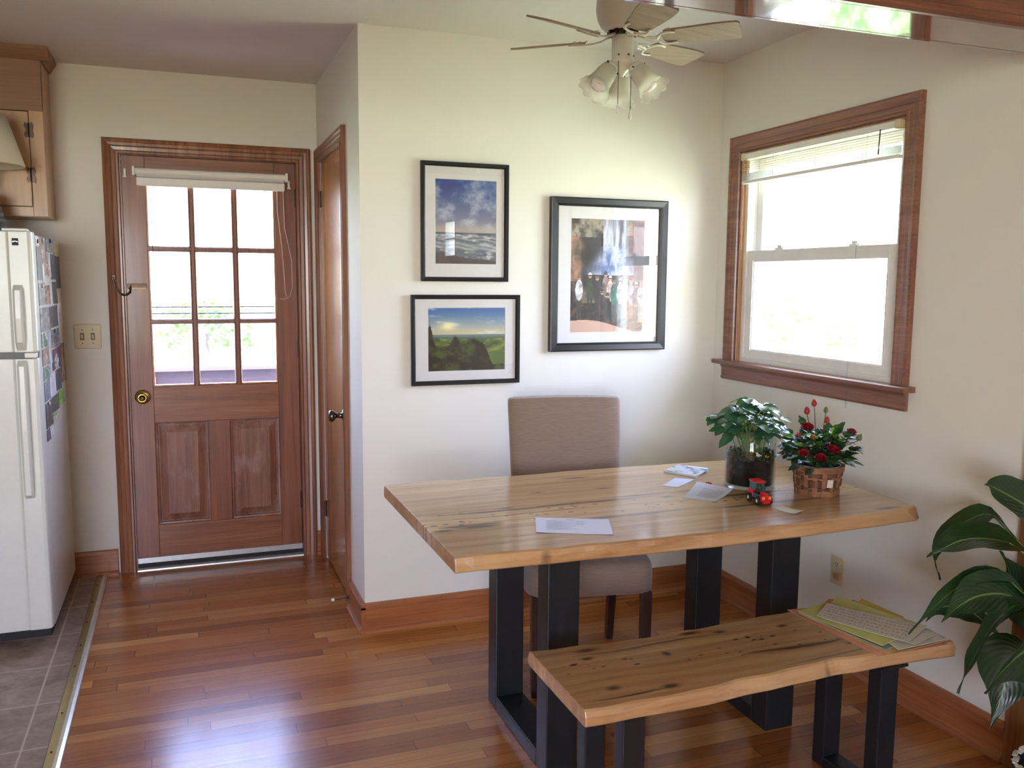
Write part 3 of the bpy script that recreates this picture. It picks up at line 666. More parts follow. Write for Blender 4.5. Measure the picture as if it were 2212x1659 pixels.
tr = k.n('ShaderNodeBsdfTransparent'); tl = k.n('ShaderNodeBsdfTranslucent'); tl.inputs[0].default_value = (*rgb(236, 234, 224), 1)
m1 = k.n('ShaderNodeMixShader'); m1.inputs[0].default_value = .5; k.l(k.b.outputs[0], m1.inputs[1]); k.l(tl.outputs[0], m1.inputs[2])
m2 = k.n('ShaderNodeMixShader'); k.l(m1.outputs[0], m2.inputs[1]); k.l(tr.outputs[0], m2.inputs[2])
a_ = k.n('ShaderNodeVertexColor', layer_name='clear'); k.l(a_.outputs[0], m2.inputs[0]); k.l(m2.outputs[0], k.out.inputs[0]); M_shade = k.m
M_bulb = plain('frosted_bulb', rgb(236, 232, 230), .12, var=.01)
for k_, a in enumerate((-50, -170, 70)):
    a = math.radians(a); tilt = math.radians(40 if a < 1 else 24)
    dr = V((math.cos(a)*math.sin(tilt), math.sin(a)*math.sin(tilt), -math.cos(tilt)))
    o0 = V((FX, FY, 2.178))+V((math.cos(a), math.sin(a), 0))*.038
    bm = new(); tube(bm, [V((FX, FY, 2.186))+V((math.cos(a), math.sin(a), 0))*.02, o0+dr*.006], .011, 10)
    lathe(bm, [(.012, 0), (.022, .006), (.028, .018), (.028, .026), (.024, .027)], o0, dr, 24, cap0=True)
    hd = obj('lamp_holder', bm, M_fan, fan, smooth=True)
    for s_ in range(3):
        bm = new(); a2 = s_*2*PI/3; u_, v_ = frame_axes(dr); q = o0+dr*.02+(u_*math.cos(a2)+v_*math.sin(a2))*.028; tube(bm, [q, q+(u_*math.cos(a2)+v_*math.sin(a2))*.006], .0025, 8); obj('thumb_screw', bm, M_bronze, hd)
    bm = new(); prof = [(.0245, .018), (.030, .03), (.033, .045), (.035, .065), (.038, .085), (.044, .102), (.052, .115), (.057, .121)]
    def ruf(r, h, an, i):
        f = max(0, (i-4)/3); return (r*(1+.05*f*math.sin(an*9)), h+.004*f*math.sin(an*9+1))
    lathe(bm, prof, o0, dr, 54, mod=ruf)
    so = obj('lamp_shade', bm, M_shade, hd, smooth=True, solid=.002)
    me = so.data; ca = me.color_attributes.new('clear', 'FLOAT_COLOR', 'POINT')
    inv = world_of(hd)
    for v_ in me.vertices:
        h_ = ((inv @ v_.co)-o0).dot(dr); f = max(0, min(1, (h_-.075)/.035))*.62; ca.data[v_.index].color = (f, f, f, 1)
    bm = new(); lathe(bm, [(.006, .03), (.012, .036), (.014, .050), (.022, .064), (.0285, .082), (.0265, .098), (.017, .110), (.0005, .114)], o0, dr, 24, cap0=True); obj('bulb', bm, M_bulb, hd, smooth=True)
for (x, y, zt, zb) in ((FX-.030, FY-.03, 2.185, 2.036), (FX+.012, FY-.040, 2.176, 2.018)):
    bm = new(); tube(bm, [(x, y, zt), (x, y, zb)], .0011, 6)
    n = int((zt-zb)/.004)
    for i in range(n): lathe(bm, [(.0003, -.0016), (.0017, 0), (.0003, .0016)], (x, y, zb+i*.004), seg=6)
    ch = obj('pull_chain', bm, M_bronze, fan)
    bm = new(); lathe(bm, [(.001, .022), (.003, .018), (.0045, .010), (.006, .002), (.005, -.006), (.001, -.010)], (x, y, zb-.012), seg=14, cap0=True, cap1=True); obj('pull_knob', bm, M_white, ch, smooth=True)
# ---------------------------------------------------------------- painted sheets (photographs, covers): colours per vertex
def vnoise(x, y, seed=0, oct=4, per=1.0):
    rs = np.random.RandomState(seed); g = rs.rand(64, 64); out = np.zeros_like(x, dtype=float); amp, tot = 1.0, 0
    for o_ in range(oct):
        X_, Y_ = x*per*2**o_, y*per*2**o_; xi, yi = np.floor(X_).astype(int), np.floor(Y_).astype(int); fx, fy_ = X_-xi, Y_-yi
        fx = fx*fx*(3-2*fx); fy_ = fy_*fy_*(3-2*fy_); s_ = o_*17
        a = g[(xi+s_) % 64, yi % 64]; b = g[(xi+1+s_) % 64, yi % 64]; c = g[(xi+s_) % 64, (yi+1) % 64]; d = g[(xi+1+s_) % 64, (yi+1) % 64]
        out += amp*(a*(1-fx)*(1-fy_)+b*fx*(1-fy_)+c*(1-fx)*fy_+d*fx*fy_); tot += amp; amp *= .55
    return out/tot
def C(*c): return np.array(c, float)/255
def mixc(a, b, f): f = np.clip(f, 0, 1)[..., None]; return a*(1-f)+b*f
def sheet(name, o, ex, ey, n, img, m, parent=None, curl=None):
    """grid o + s*ex + t*ey, s,t in 0..1; img(s,t) -> sRGB 0..1"""
    o, ex, ey = V(o), V(ex), V(ey); nx, ny = n; bm = new(); nn = ex.cross(ey).normalized()
    vs = [[bm.verts.new(o+ex*(i/nx)+ey*(j/ny)+(nn*curl(i/nx, j/ny) if curl else V((0, 0, 0)))) for j in range(ny+1)] for i in range(nx+1)]
    for i in range(nx):
        for j in range(ny): bm.faces.new((vs[i][j], vs[i+1][j], vs[i+1][j+1], vs[i][j+1]))
    me = bpy.data.meshes.new(name)
    if parent is not None: bmesh.ops.transform(bm, matrix=world_of(parent).inverted(), verts=bm.verts[:])
    bm.to_mesh(me); bm.free()
    s, t = np.meshgrid(np.arange(nx+1)/nx, np.arange(ny+1)/ny, indexing='ij'); c = np.clip(img(s, t), 0, 1)
    c = np.where(c <= .04045, c/12.92, ((c+.055)/1.055)**2.4).reshape(-1, 3)
    ca = me.color_attributes.new('paint', 'FLOAT_COLOR', 'POINT'); ca.data.foreach_set('color', np.c_[c, np.ones(len(c))].astype(np.float32).ravel())
    ob = bpy.data.objects.new(name, me); COL.objects.link(ob); me.materials.append(m)
    if parent is not None: ob.parent = parent
    return ob
M_photo = vcol('photo_print', .35); M_photog = vcol('glossy_photo', .38); M_print = vcol('printed_paper', .7)

# ---- the three framed pictures
def beach(s, t):
    sky = mixc(C(150, 150, 165), C(38, 72, 146), (t-.40)*1.9); cl = vnoise(s*1.3+t*.9, t*2.2-s*.6, 3, 5, 2.6)
    c = mixc(sky, C(186, 196, 216), (cl-.45)*5.5*(1.15-t*.6)); c = mixc(c, C(190, 178, 170), np.exp(-((t-.40)/.06)**2)*.8)
    sea = mixc(C(78, 92, 108), C(120, 130, 140), vnoise(s, t, 5, 4, 9)); sea = mixc(sea, C(200, 204, 212), (vnoise(s*1.6, t*7, 8, 5, 5)-.52)*5)
    for yy, ww_ in ((.335, .006), (.30, .010), (.235, .018), (.19, .016)):
        sea = mixc(sea, C(214, 218, 224), np.exp(-((t-yy+.04*s-.02+.01*np.sin(s*14))/ww_)**2)*.75*(vnoise(s, t, 9, 3, 6)+.3))
    sand = mixc(C(62, 60, 66), C(104, 98, 98), vnoise(s, t, 12, 3, 6)); edge = .14-.11*s+.012*np.sin(s*9)
    sea = np.where((t < edge)[..., None], sand, sea); sea = mixc(sea, C(90, 78, 74), np.where(t < edge*.4, .5, 0))
    return np.where((t < .372)[..., None], mixc(sea, C(60, 76, 98), (t > .35)*.7), c)
def valley(s, t):
    c = mixc(C(226, 216, 170), C(66, 116, 176), (t-.56)*2.6); cl = vnoise(s*1.2, t*3.4, 21, 5, 3.2); c = mixc(c, C(232, 236, 236), (cl-.52)*4.5)
    c = mixc(c, C(255, 246, 186), np.exp(-(((s-.25)/.10)**2+((t-.70)/.07)**2))); c = mixc(c, C(180, 176, 128), np.exp(-((t-.60)/.05)**2)*.5*(1-s))
    c = mixc(c, C(106, 132, 138), (t < .575)*1.); c = mixc(c, C(74, 100, 84), (t < .545)*.8)
    far = mixc(C(50, 76, 34), C(128, 150, 66), (vnoise(s, t*2, 25, 5, 9)-.35)*3); c = np.where((t < .50+.03*vnoise(s, t, 2, 3, 8))[..., None], far, c)
    field = mixc(C(70, 100, 44), C(104, 134, 66), vnoise(s, t, 31, 3, 3)); c = np.where(((t < .30) & (s > .70))[..., None], field, c)
    tr_h = .40+.14*np.exp(-((s-.35)/.05)**2)+.12*np.exp(-((s-.60)/.09)**2)-.3*np.clip((s-.72)/.12, 0, 1)+.34*np.exp(-((s-.02)/.05)**2)+.10*(vnoise(s, s*0, 33, 5, 12)-.5)+.05*(vnoise(s, t*2, 34, 4, 16)-.5)
    trees = mixc(C(8, 14, 6), C(66, 84, 34), (vnoise(s, t, 35, 5, 11)-.38)*3.2); trees = mixc(trees, C(104, 122, 52), np.exp(-(((s-.43)/.07)**2+((t-.20)/.07)**2))*.8*vnoise(s, t, 38, 3, 20))
    return np.where((t < tr_h)[..., None], trees, c)
def falls(s, t):
    rock = mixc(C(38, 34, 30), C(120, 104, 84), (vnoise(s, t, 41, 5, 12)-.38)*3.4); c = mixc(rock, C(18, 18, 20), ((s > .13)*(t < .86)*(t > .4))*.75)
    c = mixc(c, C(176, 130, 106), np.clip((.17-s+.06*vnoise(s, t, 43, 3, 6))*9, 0, 1)*(t > .45)*(vnoise(s, t, 44, 5, 12)-.25)*2.6)
    c = mixc(c, mixc(C(40, 38, 30), C(166, 156, 138), (vnoise(s, t, 45, 5, 14)-.35)*3), ((t > .84)*(s < .42))*.9)
    wv = vnoise(s*10, t*1.5, 47, 4, 2.4); fall = ((s > .40+.0*t) & (s < .69+.04*(1-t)) & (t > .72)).astype(float)
    c = mixc(c, mixc(C(92, 94, 112), C(216, 218, 230), wv*3.2-1.1), fall*.9)
    sw = .10+.26*np.clip((.80-t)/.30, 0, 1); body = np.exp(-((s-.54)/np.maximum(sw, .05))**4)*((t < .76) & (t > .50+.02*vnoise(s, t, 4, 3, 9)))
    c = mixc(c, mixc(C(98, 118, 168), C(196, 204, 232), vnoise(s*3, t*2, 49, 5, 7)*3.2-1.1), body*.95)
    c = mixc(c, C(52, 42, 48), ((s > .80)*(t > .45))*.7)
    deck = mixc(C(16, 12, 12), C(96, 70, 56), (vnoise(s+t, t*6-s*3, 52, 4, 6)-.38)*3); c = np.where((t < .26)[..., None], deck, c)
    sun_ = (t < .085-.10*s+.03*np.sin(s*5)+.02); c = np.where(sun_[..., None], C(206, 168, 150)*np.ones_like(c), c)
    c = mixc(c, C(176, 172, 90), ((s > .87)*(t > .09)*(t < .25))*.7)
    P_ = [(.11, .49, C(210, 210, 214), C(60, 60, 62)), (.245, .505, C(44, 52, 36), C(30, 30, 30)), (.335, .485, C(30, 30, 34), C(24, 24, 26)), (.44, .52, C(120, 96, 90), C(40, 36, 36)),
          (.50, .48, C(196, 170, 170), C(40, 34, 36)), (.55, .455, C(34, 96, 84), C(52, 74, 72)), (.63, .46, C(196, 196, 200), C(90, 96, 110)), (.69, .465, C(150, 152, 156), C(170, 120, 96)),
          (.77, .46, C(112, 116, 124), C(150, 96, 70)), (.835, .425, C(70, 52, 56), C(40, 30, 36)), (.90, .45, C(140, 142, 158), C(120, 124, 140)), (.40, .36, C(52, 46, 46), C(20, 22, 34)), (.47, .33, C(26, 24, 26), C(20, 20, 24))]
    hats = {4: C(210, 206, 196), 8: C(206, 44, 66), 9: C(222, 196, 206), 0: C(120, 86, 72), 1: C(220, 220, 220), 6: C(214, 214, 220)}
    for i, (px, py, cb, cl_) in enumerate(P_):
        leg = (np.abs(s-px) < .028)*(t < py-.20)*(t > max(.12, py-.37))*(np.abs(s-px) > .004); c = np.where(leg.astype(bool)[..., None], cl_*(.8+.4*vnoise(s, t, i, 3, 20))[..., None], c)
        bd = (((s-px)/.046)**2+((t-(py-.115))/.095)**2) < 1; c = np.where(bd[..., None], np.clip(cb*(.25+1.5*vnoise(s, t, 60+i, 4, 22))[..., None], 0, 1), c)
        hd_ = (((s-px)/.024)**2+((t-py)/.026)**2) < 1; c = np.where(hd_[..., None], C(196, 150, 128)*(.8+.3*vnoise(s, t, 80+i, 2, 30))[..., None], c)
        ht = hd_ & (t > py+.006); c = np.where(ht[..., None], hats.get(i, C(48, 42, 40)), c)
        gl_ = hd_ & (np.abs(t-py+.002) < .005); c = np.where(gl_[..., None], C(30, 26, 26), c)
    return c
def picture(nm, label, X0, X1, Z0, Z1, fw, art, img, n, depth):
    t = thing(nm, label, 'framed picture', ((X0+X1)/2, -.0, Z0))
    bm = new(); prof = [(0, 0), (0, depth), (fw*.12, depth+.002), (fw*.75, depth+.0), (fw, depth-.006), (fw, .006)]
    cs = [(X0, Z0, 1, 1), (X1, Z0, -1, 1), (X1, Z1, -1, -1), (X0, Z1, 1, -1)]
    rings = [[bm.verts.new((x+sx_*a, -d, z+sz_*a)) for a, d in prof] for x, z, sx_, sz_ in cs]
    for i in range(4):
        for k_ in range(len(prof)-1): bm.faces.new((rings[i][k_], rings[i][k_+1], rings[(i+1) % 4][k_+1], rings[(i+1) % 4][k_]))
    obj('picture_frame', bm, M_black, t)
    bm = new(); x0, x1, z0, z1 = art
    A = [(X0+fw, Z0+fw), (X1-fw, Z0+fw), (X1-fw, Z1-fw), (X0+fw, Z1-fw)]; B = [(x0, z0), (x1, z0), (x1, z1), (x0, z1)]
    a_ = [bm.verts.new((x, -.0075, z)) for x, z in A]; b_ = [bm.verts.new((x, -.0075, z)) for x, z in B]; c_ = [bm.verts.new((x+(.0015 if i in (0, 3) else -.0015), -.006, z+(.0015 if i < 2 else -.0015))) for i, (x, z) in enumerate(B)]
    for i in range(4):
        bm.faces.new((a_[i], a_[(i+1) % 4], b_[(i+1) % 4], b_[i])); bm.faces.new((b_[i], b_[(i+1) % 4], c_[(i+1) % 4], c_[i]))
    obj('mat_board', bm, M_mat, t)
    sheet('photo_print', (x0, -.006, z0), (x1-x0, 0, 0), (0, 0, z1-z0), n, img, M_photo, t)
    bm = new(); box(bm, (X0+fw, -.0115, Z0+fw), (X1-fw, -.0095, Z1-fw)); obj('picture_glass', bm, M_picglass, t)
    return t
picture('framed_picture', 'black framed beach photograph with waves, hung above the valley picture', .2444, .6201, 1.4551, 1.9357, .018, (.305, .569, 1.526, 1.869), beach, (110, 140), .018)
picture('framed_picture.001', 'wide black framed photograph of a green valley, hung lower left', .2014, .6742, 1.0265, 1.3999, .018, (.273, .611, 1.083, 1.347), valley, (140, 110), .018)
picture('framed_picture.002', 'largest black framed picture, a group of people before a waterfall', .8109, 1.3761, 1.1556, 1.8166, .036, (.911, 1.297, 1.236, 1.730), falls, (170, 220), .026)

# ---------------------------------------------------------------- refrigerator
FXR = -1.197; FY0 = .30; FB = 1.085; FT = 1.632
fr_ = thing('refrigerator', 'white two-door refrigerator with photos on its side', 'refrigerator', (-1.57, .70, 0))
bm = new(); box(bm, (-1.95, FY0+.075, .05), (FXR, FB, FT-.008)); obj('body', bm, M_fridge, fr_, bev=.006)
bm = new(); box(bm, (-1.94, FY0+.063, .09), (FXR-.006, FY0+.075, FT-.02)); obj('door_gasket', bm, M_gasket, fr_)
bm = new(); box(bm, (-1.93, FY0+.09, .0), (FXR-.02, FB-.05, .05)); obj('toe_kick', bm, M_dark, fr_)
def fdoor(nm, z0, z1, hz0, hz1):
    bm = new(); xl, xr = -1.955, FXR+.002
    pf = [(xl, FY0+.063), (xl, FY0+.012), (xl+.012, FY0), (xr-.085, FY0), (xr-.078, FY0-.006), (xr-.016, FY0-.008), (xr-.004, FY0-.002), (xr, FY0+.012), (xr, FY0+.063)]
    prism(bm, pf, 'Z', z0, z1); d = obj(nm, bm, M_fridge, fr_, bev=.004)
    bm = new(); hx = xr-.055
    prof = [(FY0-.006, hz0), (FY0-.034, hz0+.035 if nm == 'freezer_door' else hz0+.02), (FY0-.040, (hz0+hz1)/2), (FY0-.034, hz1-.02), (FY0-.006, hz1)]
    rings = []
    for i, (y, z) in enumerate(prof):
        rings.append([bm.verts.new(p) for p in ((hx-.016, y, z), (hx-.008, y-.010*(0 < i < 4), z), (hx+.010, y-.010*(0 < i < 4), z), (hx+.016, y, z), (hx+.016, FY0-.004, z), (hx-.010, FY0-.004, z))])
    for i in range(4):
        for k_ in range(6): bm.faces.new((rings[i][k_], rings[i][(k_+1) % 6], rings[i+1][(k_+1) % 6], rings[i+1][k_]))
    bm.faces.new(rings[0]); bm.faces.new(rings[-1][::-1]); obj('door_handle', bm, M_fridge, d, smooth=False, bev=.004)
    return d
fd = fdoor('freezer_door', 1.172, FT, 1.178, 1.43); ld = fdoor('lower_door', .065, 1.148, .60, 1.142)
bm = new(); box(bm, (-1.95, FY0+.02, 1.148), (FXR-.02, FY0+.063, 1.172)); obj('door_gap', bm, M_gasket, fr_)
bm = new(); box(bm, (-1.243, FY0+.0, 1.150), (-1.203, FY0+.05, 1.170)); obj('centre_hinge', bm, M_white, fr_, bev=.003)
bm = new(); box(bm, (-1.262, FY0-.0075, 1.578), (-1.240, FY0-.005, 1.605)); lg = obj('badge', bm, M_dark, fd)
bm = new(); prism(bm, [(-1.260, 1.590), (-1.250, 1.593), (-1.242, 1.590), (-1.242, 1.592), (-1.250, 1.595), (-1.260, 1.593)], 'Y', FY0-.0085, FY0-.0075); obj('badge_mark', bm, M_chrome, lg)
bm = new(); box(bm, (-1.30, FY0+.02, FT), (-1.215, FY0+.09, FT+.012)); obj('hinge_cover', bm, M_fridge, fr_, bev=.004)

# photos, notes and cards on the refrigerator's side
def snap(seed, cols, streak=0):
    cs = [C(*q) for q in cols]
    def f(s, t):
        a = vnoise(s*1.5, t*1.5, seed, 3, 3); b = vnoise(s, t, seed+7, 4, 6); c = mixc(np.ones(s.shape+(3,))*cs[0], cs[1], (a-.42)*5)
        c = mixc(c, cs[2 % len(cs)], (b-.52)*6)
        e_ = (((s-.5)/.22)**2+((t-.35)/.4)**2 < 1) & (b > .35); c = np.where(e_[..., None], cs[-1]*(.6+.7*a)[..., None], c)
        if streak: c = np.where((s < .06)[..., None], C(236, 236, 236), c)
        return c
    return f
DK = [(34, 36, 42), (70, 74, 84), (120, 96, 84), (52, 50, 52)]; BR = [(110, 86, 74), (176, 140, 120), (70, 50, 44), (196, 160, 140)]; GY = [(120, 120, 122), (170, 168, 166), (80, 82, 88), (140, 128, 118)]
GR = [(60, 104, 70), (150, 170, 150), (220, 222, 220), (46, 74, 50)]; BL = [(40, 48, 74), (84, 96, 124), (24, 26, 34), (60, 60, 80)]; WH = [(232, 232, 236), (214, 216, 224), (240, 240, 242), (206, 208, 220)]
PH = [ # y0,y1,z0,z1, colours, name, label
 (.385, .47, 1.585, 1.615, WH, 'note', 'tiny white note at the top front corner of the refrigerator side'),
 (.40, .525, 1.448, 1.580, DK, 'photograph', 'dark grey portrait photo under the tiny white note on the refrigerator'),
 (.485, .66, 1.515, 1.622, BR, 'photograph', 'brown photo of people high on the refrigerator side'),
 (.672, .90, 1.567, 1.625, GY, 'photograph', 'wide pale grey photo along the top edge of the refrigerator side'),
 (.91, 1.03, 1.562, 1.612, [(196, 190, 112), (206, 200, 130)], 'sticky_note', 'pale yellow note near the top back corner of the refrigerator side'),
 (.53, .585, 1.440, 1.508, WH, 'card', 'narrow card right of the dark portrait photo, its glare painted white'),  # white stands for glare on this card
 (.590, .700, 1.468, 1.512, [(176, 110, 80), (200, 140, 110), (150, 84, 60)], 'card', 'orange-brown card among the photos on the refrigerator'),
 (.705, .765, 1.462, 1.560, WH, 'card', 'tall narrow strip of glare painted white right of the orange-brown card'),  # white strip is glare put into the colour
 (.775, .925, 1.450, 1.560, BL, 'photograph', 'dark blue photo in the upper rear of the refrigerator side'),
 (.930, 1.065, 1.409, 1.555, DK, 'photograph', 'tall dark photo at the back edge, topmost but one on the refrigerator'),
 (.405, .570, 1.346, 1.435, GY, 'photograph', 'grey photo below the dark portrait photo on the refrigerator'),
 (.580, .700, 1.347, 1.425, [(110, 50, 44), (60, 30, 30), (190, 150, 110)], 'photograph', 'dark red and brown photo in the middle upper row'),
 (.708, .775, 1.340, 1.425, WH, 'card', 'white slanted card beside the dark red photo'),
 (.785, .92, 1.345, 1.44, DK, 'photograph', 'black photo right of the white slanted card'),
 (.405, .655, 1.242, 1.338, GY, 'photograph', 'large pale grey animal photo in the third row on the refrigerator'),
 (.665, .905, 1.244, 1.335, DK, 'photograph', 'dark striped photo right of the large grey animal photo'),
 (.915, 1.07, 1.246, 1.345, WH, 'photograph', 'pale photo at the back edge in the third row'),
 (.405, .575, 1.180, 1.236, GR, 'photograph', 'green and white photo just above the door gap height'),
 (.580, .665, 1.100, 1.236, [(214, 180, 160), (120, 160, 180), (220, 220, 226)], 'card', 'tall thin pinkish card next to the green and white photo'),
 (.675, .93, 1.158, 1.236, [(120, 112, 130), (160, 156, 160), (70, 66, 70)], 'photograph', 'grey-lilac photo in the fourth row of the refrigerator side'),
 (.405, .570, 1.105, 1.172, BR, 'photograph', 'brown-grey photo below the green and white one'),
 (.675, .915, 1.062, 1.150, [(30, 34, 60), (60, 66, 100), (170, 40, 50), (220, 220, 226)], 'photograph', 'navy photo with a red spot in the fifth row'),
 (.925, 1.07, .985, 1.160, BR, 'photograph', 'tall brown photo low at the back edge of the refrigerator side'),
 (.415, .600, 1.045, 1.098, GR, 'photograph', 'small green photo below the brown-grey photo'),
 (.415, .560, .960, 1.040, [(120, 128, 150), (96, 100, 120)], 'card', 'blue-grey card under the small green photo'),
 (.568, .74, .962, 1.055, WH, 'paper', 'pale blue-white paper strips in the sixth row'),
 (.75, .90, .965, 1.055, BL, 'photograph', 'dark blue photo below the navy photo'),
 (.60, .80, .890, .955, [(44, 70, 50), (80, 100, 84), (30, 40, 34)], 'photograph', 'dark green photo near the bottom of the photo group'),
 (.81, .97, .895, .958, [(110, 170, 50), (150, 200, 90)], 'card', 'bright green card, lowest at the back of the refrigerator side'),
 (.415, .590, .850, .952, DK, 'photograph', 'dark grey photo low at the front of the refrigerator side'),
 (.60, .76, .840, .884, [(196, 200, 150), (120, 130, 90), (220, 220, 200)], 'card', 'yellowish green card under the dark green photo'),
 (.415, .50, .800, .845, [(80, 84, 90), (110, 112, 120)], 'photograph', 'small grey photo, lowest of all on the refrigerator'),
 (.51, .60, .795, .835, WH, 'note', 'white note, lowest right beside the small grey photo')]
cnt = {}
for i, (y0, y1, z0, z1, cols, nm, lab) in enumerate(PH):
    rot = random.uniform(-.02, .02); xx = FXR+.0012
    amp = random.uniform(.001, .005)
    o = sheet(nm, (xx, y0, z0), (0, y1-y0, rot*(y1-y0)), (0, -rot*(z1-z0), z1-z0), (10, 14), snap(100+i, cols, 0), M_photog, curl=lambda s, t, a=amp: a*(1-t)**2*s)
    o.data.materials[0] = M_photog; seat(o); tag(o, lab, {'sticky_note': 'note', 'photograph': 'photo'}.get(nm, nm), 'photos and notes on the refrigerator side')
    q = o.modifiers.new('s', 'SOLIDIFY'); q.thickness = .0006; q.offset = 1
for i, (y, z, c, nm) in enumerate(((.43, 1.600, (190, 60, 50), 'red'), (.56, 1.612, (230, 230, 232), 'white'), (.78, 1.615, (60, 80, 150), 'blue'), (.49, 1.425, (235, 235, 235), 'pale'), (.78, 1.228, (40, 120, 70), 'green'), (.48, 1.228, (240, 240, 240), 'ivory'), (.5, .945, (250, 250, 250), 'bright white'))):
    bm = new(); lathe(bm, [(.009, 0), (.009, .003), (.006, .005), (.0003, .0055)], (FXR+.0022, y, z), (1, 0, 0), 14, cap0=True); o = obj('magnet', bm, plain('magnet_'+nm.replace(' ', '_'), rgb(*c), .3), None, smooth=True); seat(o)
    tag(o, 'small round %s magnet holding a photo on the refrigerator side' % nm, 'magnet', 'round magnets on the refrigerator')
# papers on the refrigerator front at the frame's left edge
bm = new(); box(bm, (-1.44, FY0-.0012, 1.30), (-1.325, FY0-.0004, 1.52)); o = obj('paper', bm, M_mat, None); seat(o); tag(o, 'white paper stuck on the freezer door front', 'paper')
o.location.z -= 0

# ---------------------------------------------------------------- wall cabinet
cb = thing('wall_cabinet', 'light wooden wall cabinet with hinged door above the refrigerator', 'cabinet', (-1.8, D, 1.722))
KX, KY, KZ = -1.207, .875, 1.722
bm = new(); box(bm, (-2.4, KY+.02, KZ), (KX, D-.001, 2.36)); obj('cabinet_box', bm, M_cab, cb)
bm = new(); box(bm, (-1.262, KY, KZ+.002), (KX, KY+.02, 2.36)); box(bm, (-2.4, KY, KZ+.002), (-1.262, KY+.02, KZ+.042)); obj('face_frame', bm, M_cab, cb, bev=.001)
bm = new(); box(bm, (-2.4, KY-.001, 2.172), (KX-.0, KY+.019, 2.43)); obj('valance_board', bm, wood('cabinet_fascia', rgb(134, 94, 74), rgb(152, 112, 88), rgb(166, 126, 100), 'X', .5, rough=.5), cb, bev=.001)
bm = new(); box(bm, (-1.78, KY-.006, KZ+.044), (-1.264, KY+.012, 2.168)); kd = obj('cabinet_door', bm, M_cab, cb, bev=.003)
for z in (2.09, 1.90):
    bm = new(); cyl(bm, (-1.2635, KY-.009, z-.030), (-1.2635, KY-.009, z+.030), .0035, 10)
    for s_ in (1, -1): prism(bm, [(-1.2635, z-.024), (-1.2635+s_*.014, z-.034), (-1.2635+s_*.018, z-.018), (-1.2635+s_*.012, z), (-1.2635+s_*.018, z+.018), (-1.2635+s_*.014, z+.034), (-1.2635, z+.024)], 'Y', KY-.009, KY-.0062)
    obj('hinge', bm, M_bronze, cb)
bm = new(); prism(bm, [(KY-.001, 2.385), (KY-.008, 2.385), (KY-.034, 2.425), (KY-.034, H-.001), (KY-.001, H-.001)], 'X', -2.4, KX+.034)
prism(bm, [(KX, 2.385), (KX+.007, 2.385), (KX+.033, 2.425), (KX+.033, H-.001), (KX, H-.001)], 'Y', KY-.001, D-.001); obj('crown_moulding', bm, M_crown, cb)
bm = new(); box(bm, (-2.4, KY+.02, 2.36), (KX-.0, D-.001, 2.43)); obj('top_filler', bm, M_cab, cb)

# ---------------------------------------------------------------- lamp on the refrigerator
lp = thing('table_lamp', 'table lamp with cream shade and dark ribbed base standing on the refrigerator', 'lamp', (-1.42, .68, FT+.0))
LX, LY = -1.425, .68
bm = new(); prof = [(.075, FT-.004), (.088, FT+.004)]
for i in range(1, 15): prof.append((.088-.035*(i/14)**1.3+.004*(i % 2), FT+.004+i*.012))
prof.append((.02, FT+.182)); lathe(bm, prof, (LX, LY, 0), seg=28, cap0=True, cap1=True); obj('lamp_base', bm, plain('dark_wicker', rgb(74, 66, 66), .7, var=.35, scale=70), lp)
bm = new(); cyl(bm, (LX, LY, FT+.18), (LX, LY, 2.11), .006, 10); obj('pole', bm, M_bronze, lp)
k = NT('cream_shade_fabric'); k.set(Base_Color=rgb(226, 220, 202), Roughness=.8); tl = k.n('ShaderNodeBsdfTranslucent'); tl.inputs[0].default_value = (*rgb(236, 228, 208), 1); m1 = k.n('ShaderNodeMixShader'); m1.inputs[0].default_value = .25
k.l(k.b.outputs[0], m1.inputs[1]); k.l(tl.outputs[0], m1.inputs[2]); k.l(m1.outputs[0], k.out.inputs[0])
bm = new(); lathe(bm, [(.163, 1.912), (.165, 1.918), (.106, 2.118)], (LX, LY, 0), seg=48); obj('lamp_shade', bm, k.m, lp, smooth=True, solid=.0025)
bm = new(); lathe(bm, [(.012, FT+.19), (.014, FT+.21), (.03, FT+.26), (.032, FT+.29), (.015, FT+.32), (.0005, FT+.325)], (LX, LY, 0), seg=20); obj('bulb', bm, M_bulb, lp, smooth=True)

# ---------------------------------------------------------------- dining table and bench
def slab(nm, front_t, front_b, back, z0, z1, m, parent, xr):
    """live-edge slab: front top/bottom edges and back edge as (x,y) lists, resampled"""
    n = 60; L0 = min(p[0] for p in front_t); L1 = xr
    def at(P, x):
        P = sorted(P); xs_ = [p[0] for p in P]; return float(np.interp(x, xs_, [p[1] for p in P]))
    bm = new(); rings = []
    for i in range(n+1):
        x = L0+(L1-L0)*i/n; yf, yb_, yk = at(front_t, x), at(front_b, x), at(back, x); wv = .0022*math.sin(x*23)+.002*math.sin(x*41+1)
        yf += wv; yb_ += wv*.5; yk += wv
        r_ = .004
        ring = [(yf+r_*1.5, z1), (yf, z1-r_), (yf-.004, (z0+z1)/2+.004), (yb_, z0+r_), (yb_+r_, z0), (yk-r_, z0), (yk+.006, z0+r_), (yk+.010, (z0+z1)/2), (yk+.001, z1-r_), (yk-r_, z1)]
        rings.append([bm.verts.new((x, y, z)) for y, z in ring])
    for i in range(n):
        for k_ in range(10): bm.faces.new((rings[i][k_], rings[i][(k_+1) % 10], rings[i+1][(k_+1) % 10], rings[i+1][k_]))
    bm.faces.new(rings[0]); bm.faces.new(rings[-1][::-1]); return obj(nm, bm, m, parent, bev=.002, smooth=False)
TZ, TB = .76, .718
dt = bpy.data.objects.new('dining_table', None); COL.objects.link(dt); dt['label'] = 'live-edge light wood dining table on black steel legs'; dt['category'] = 'table'
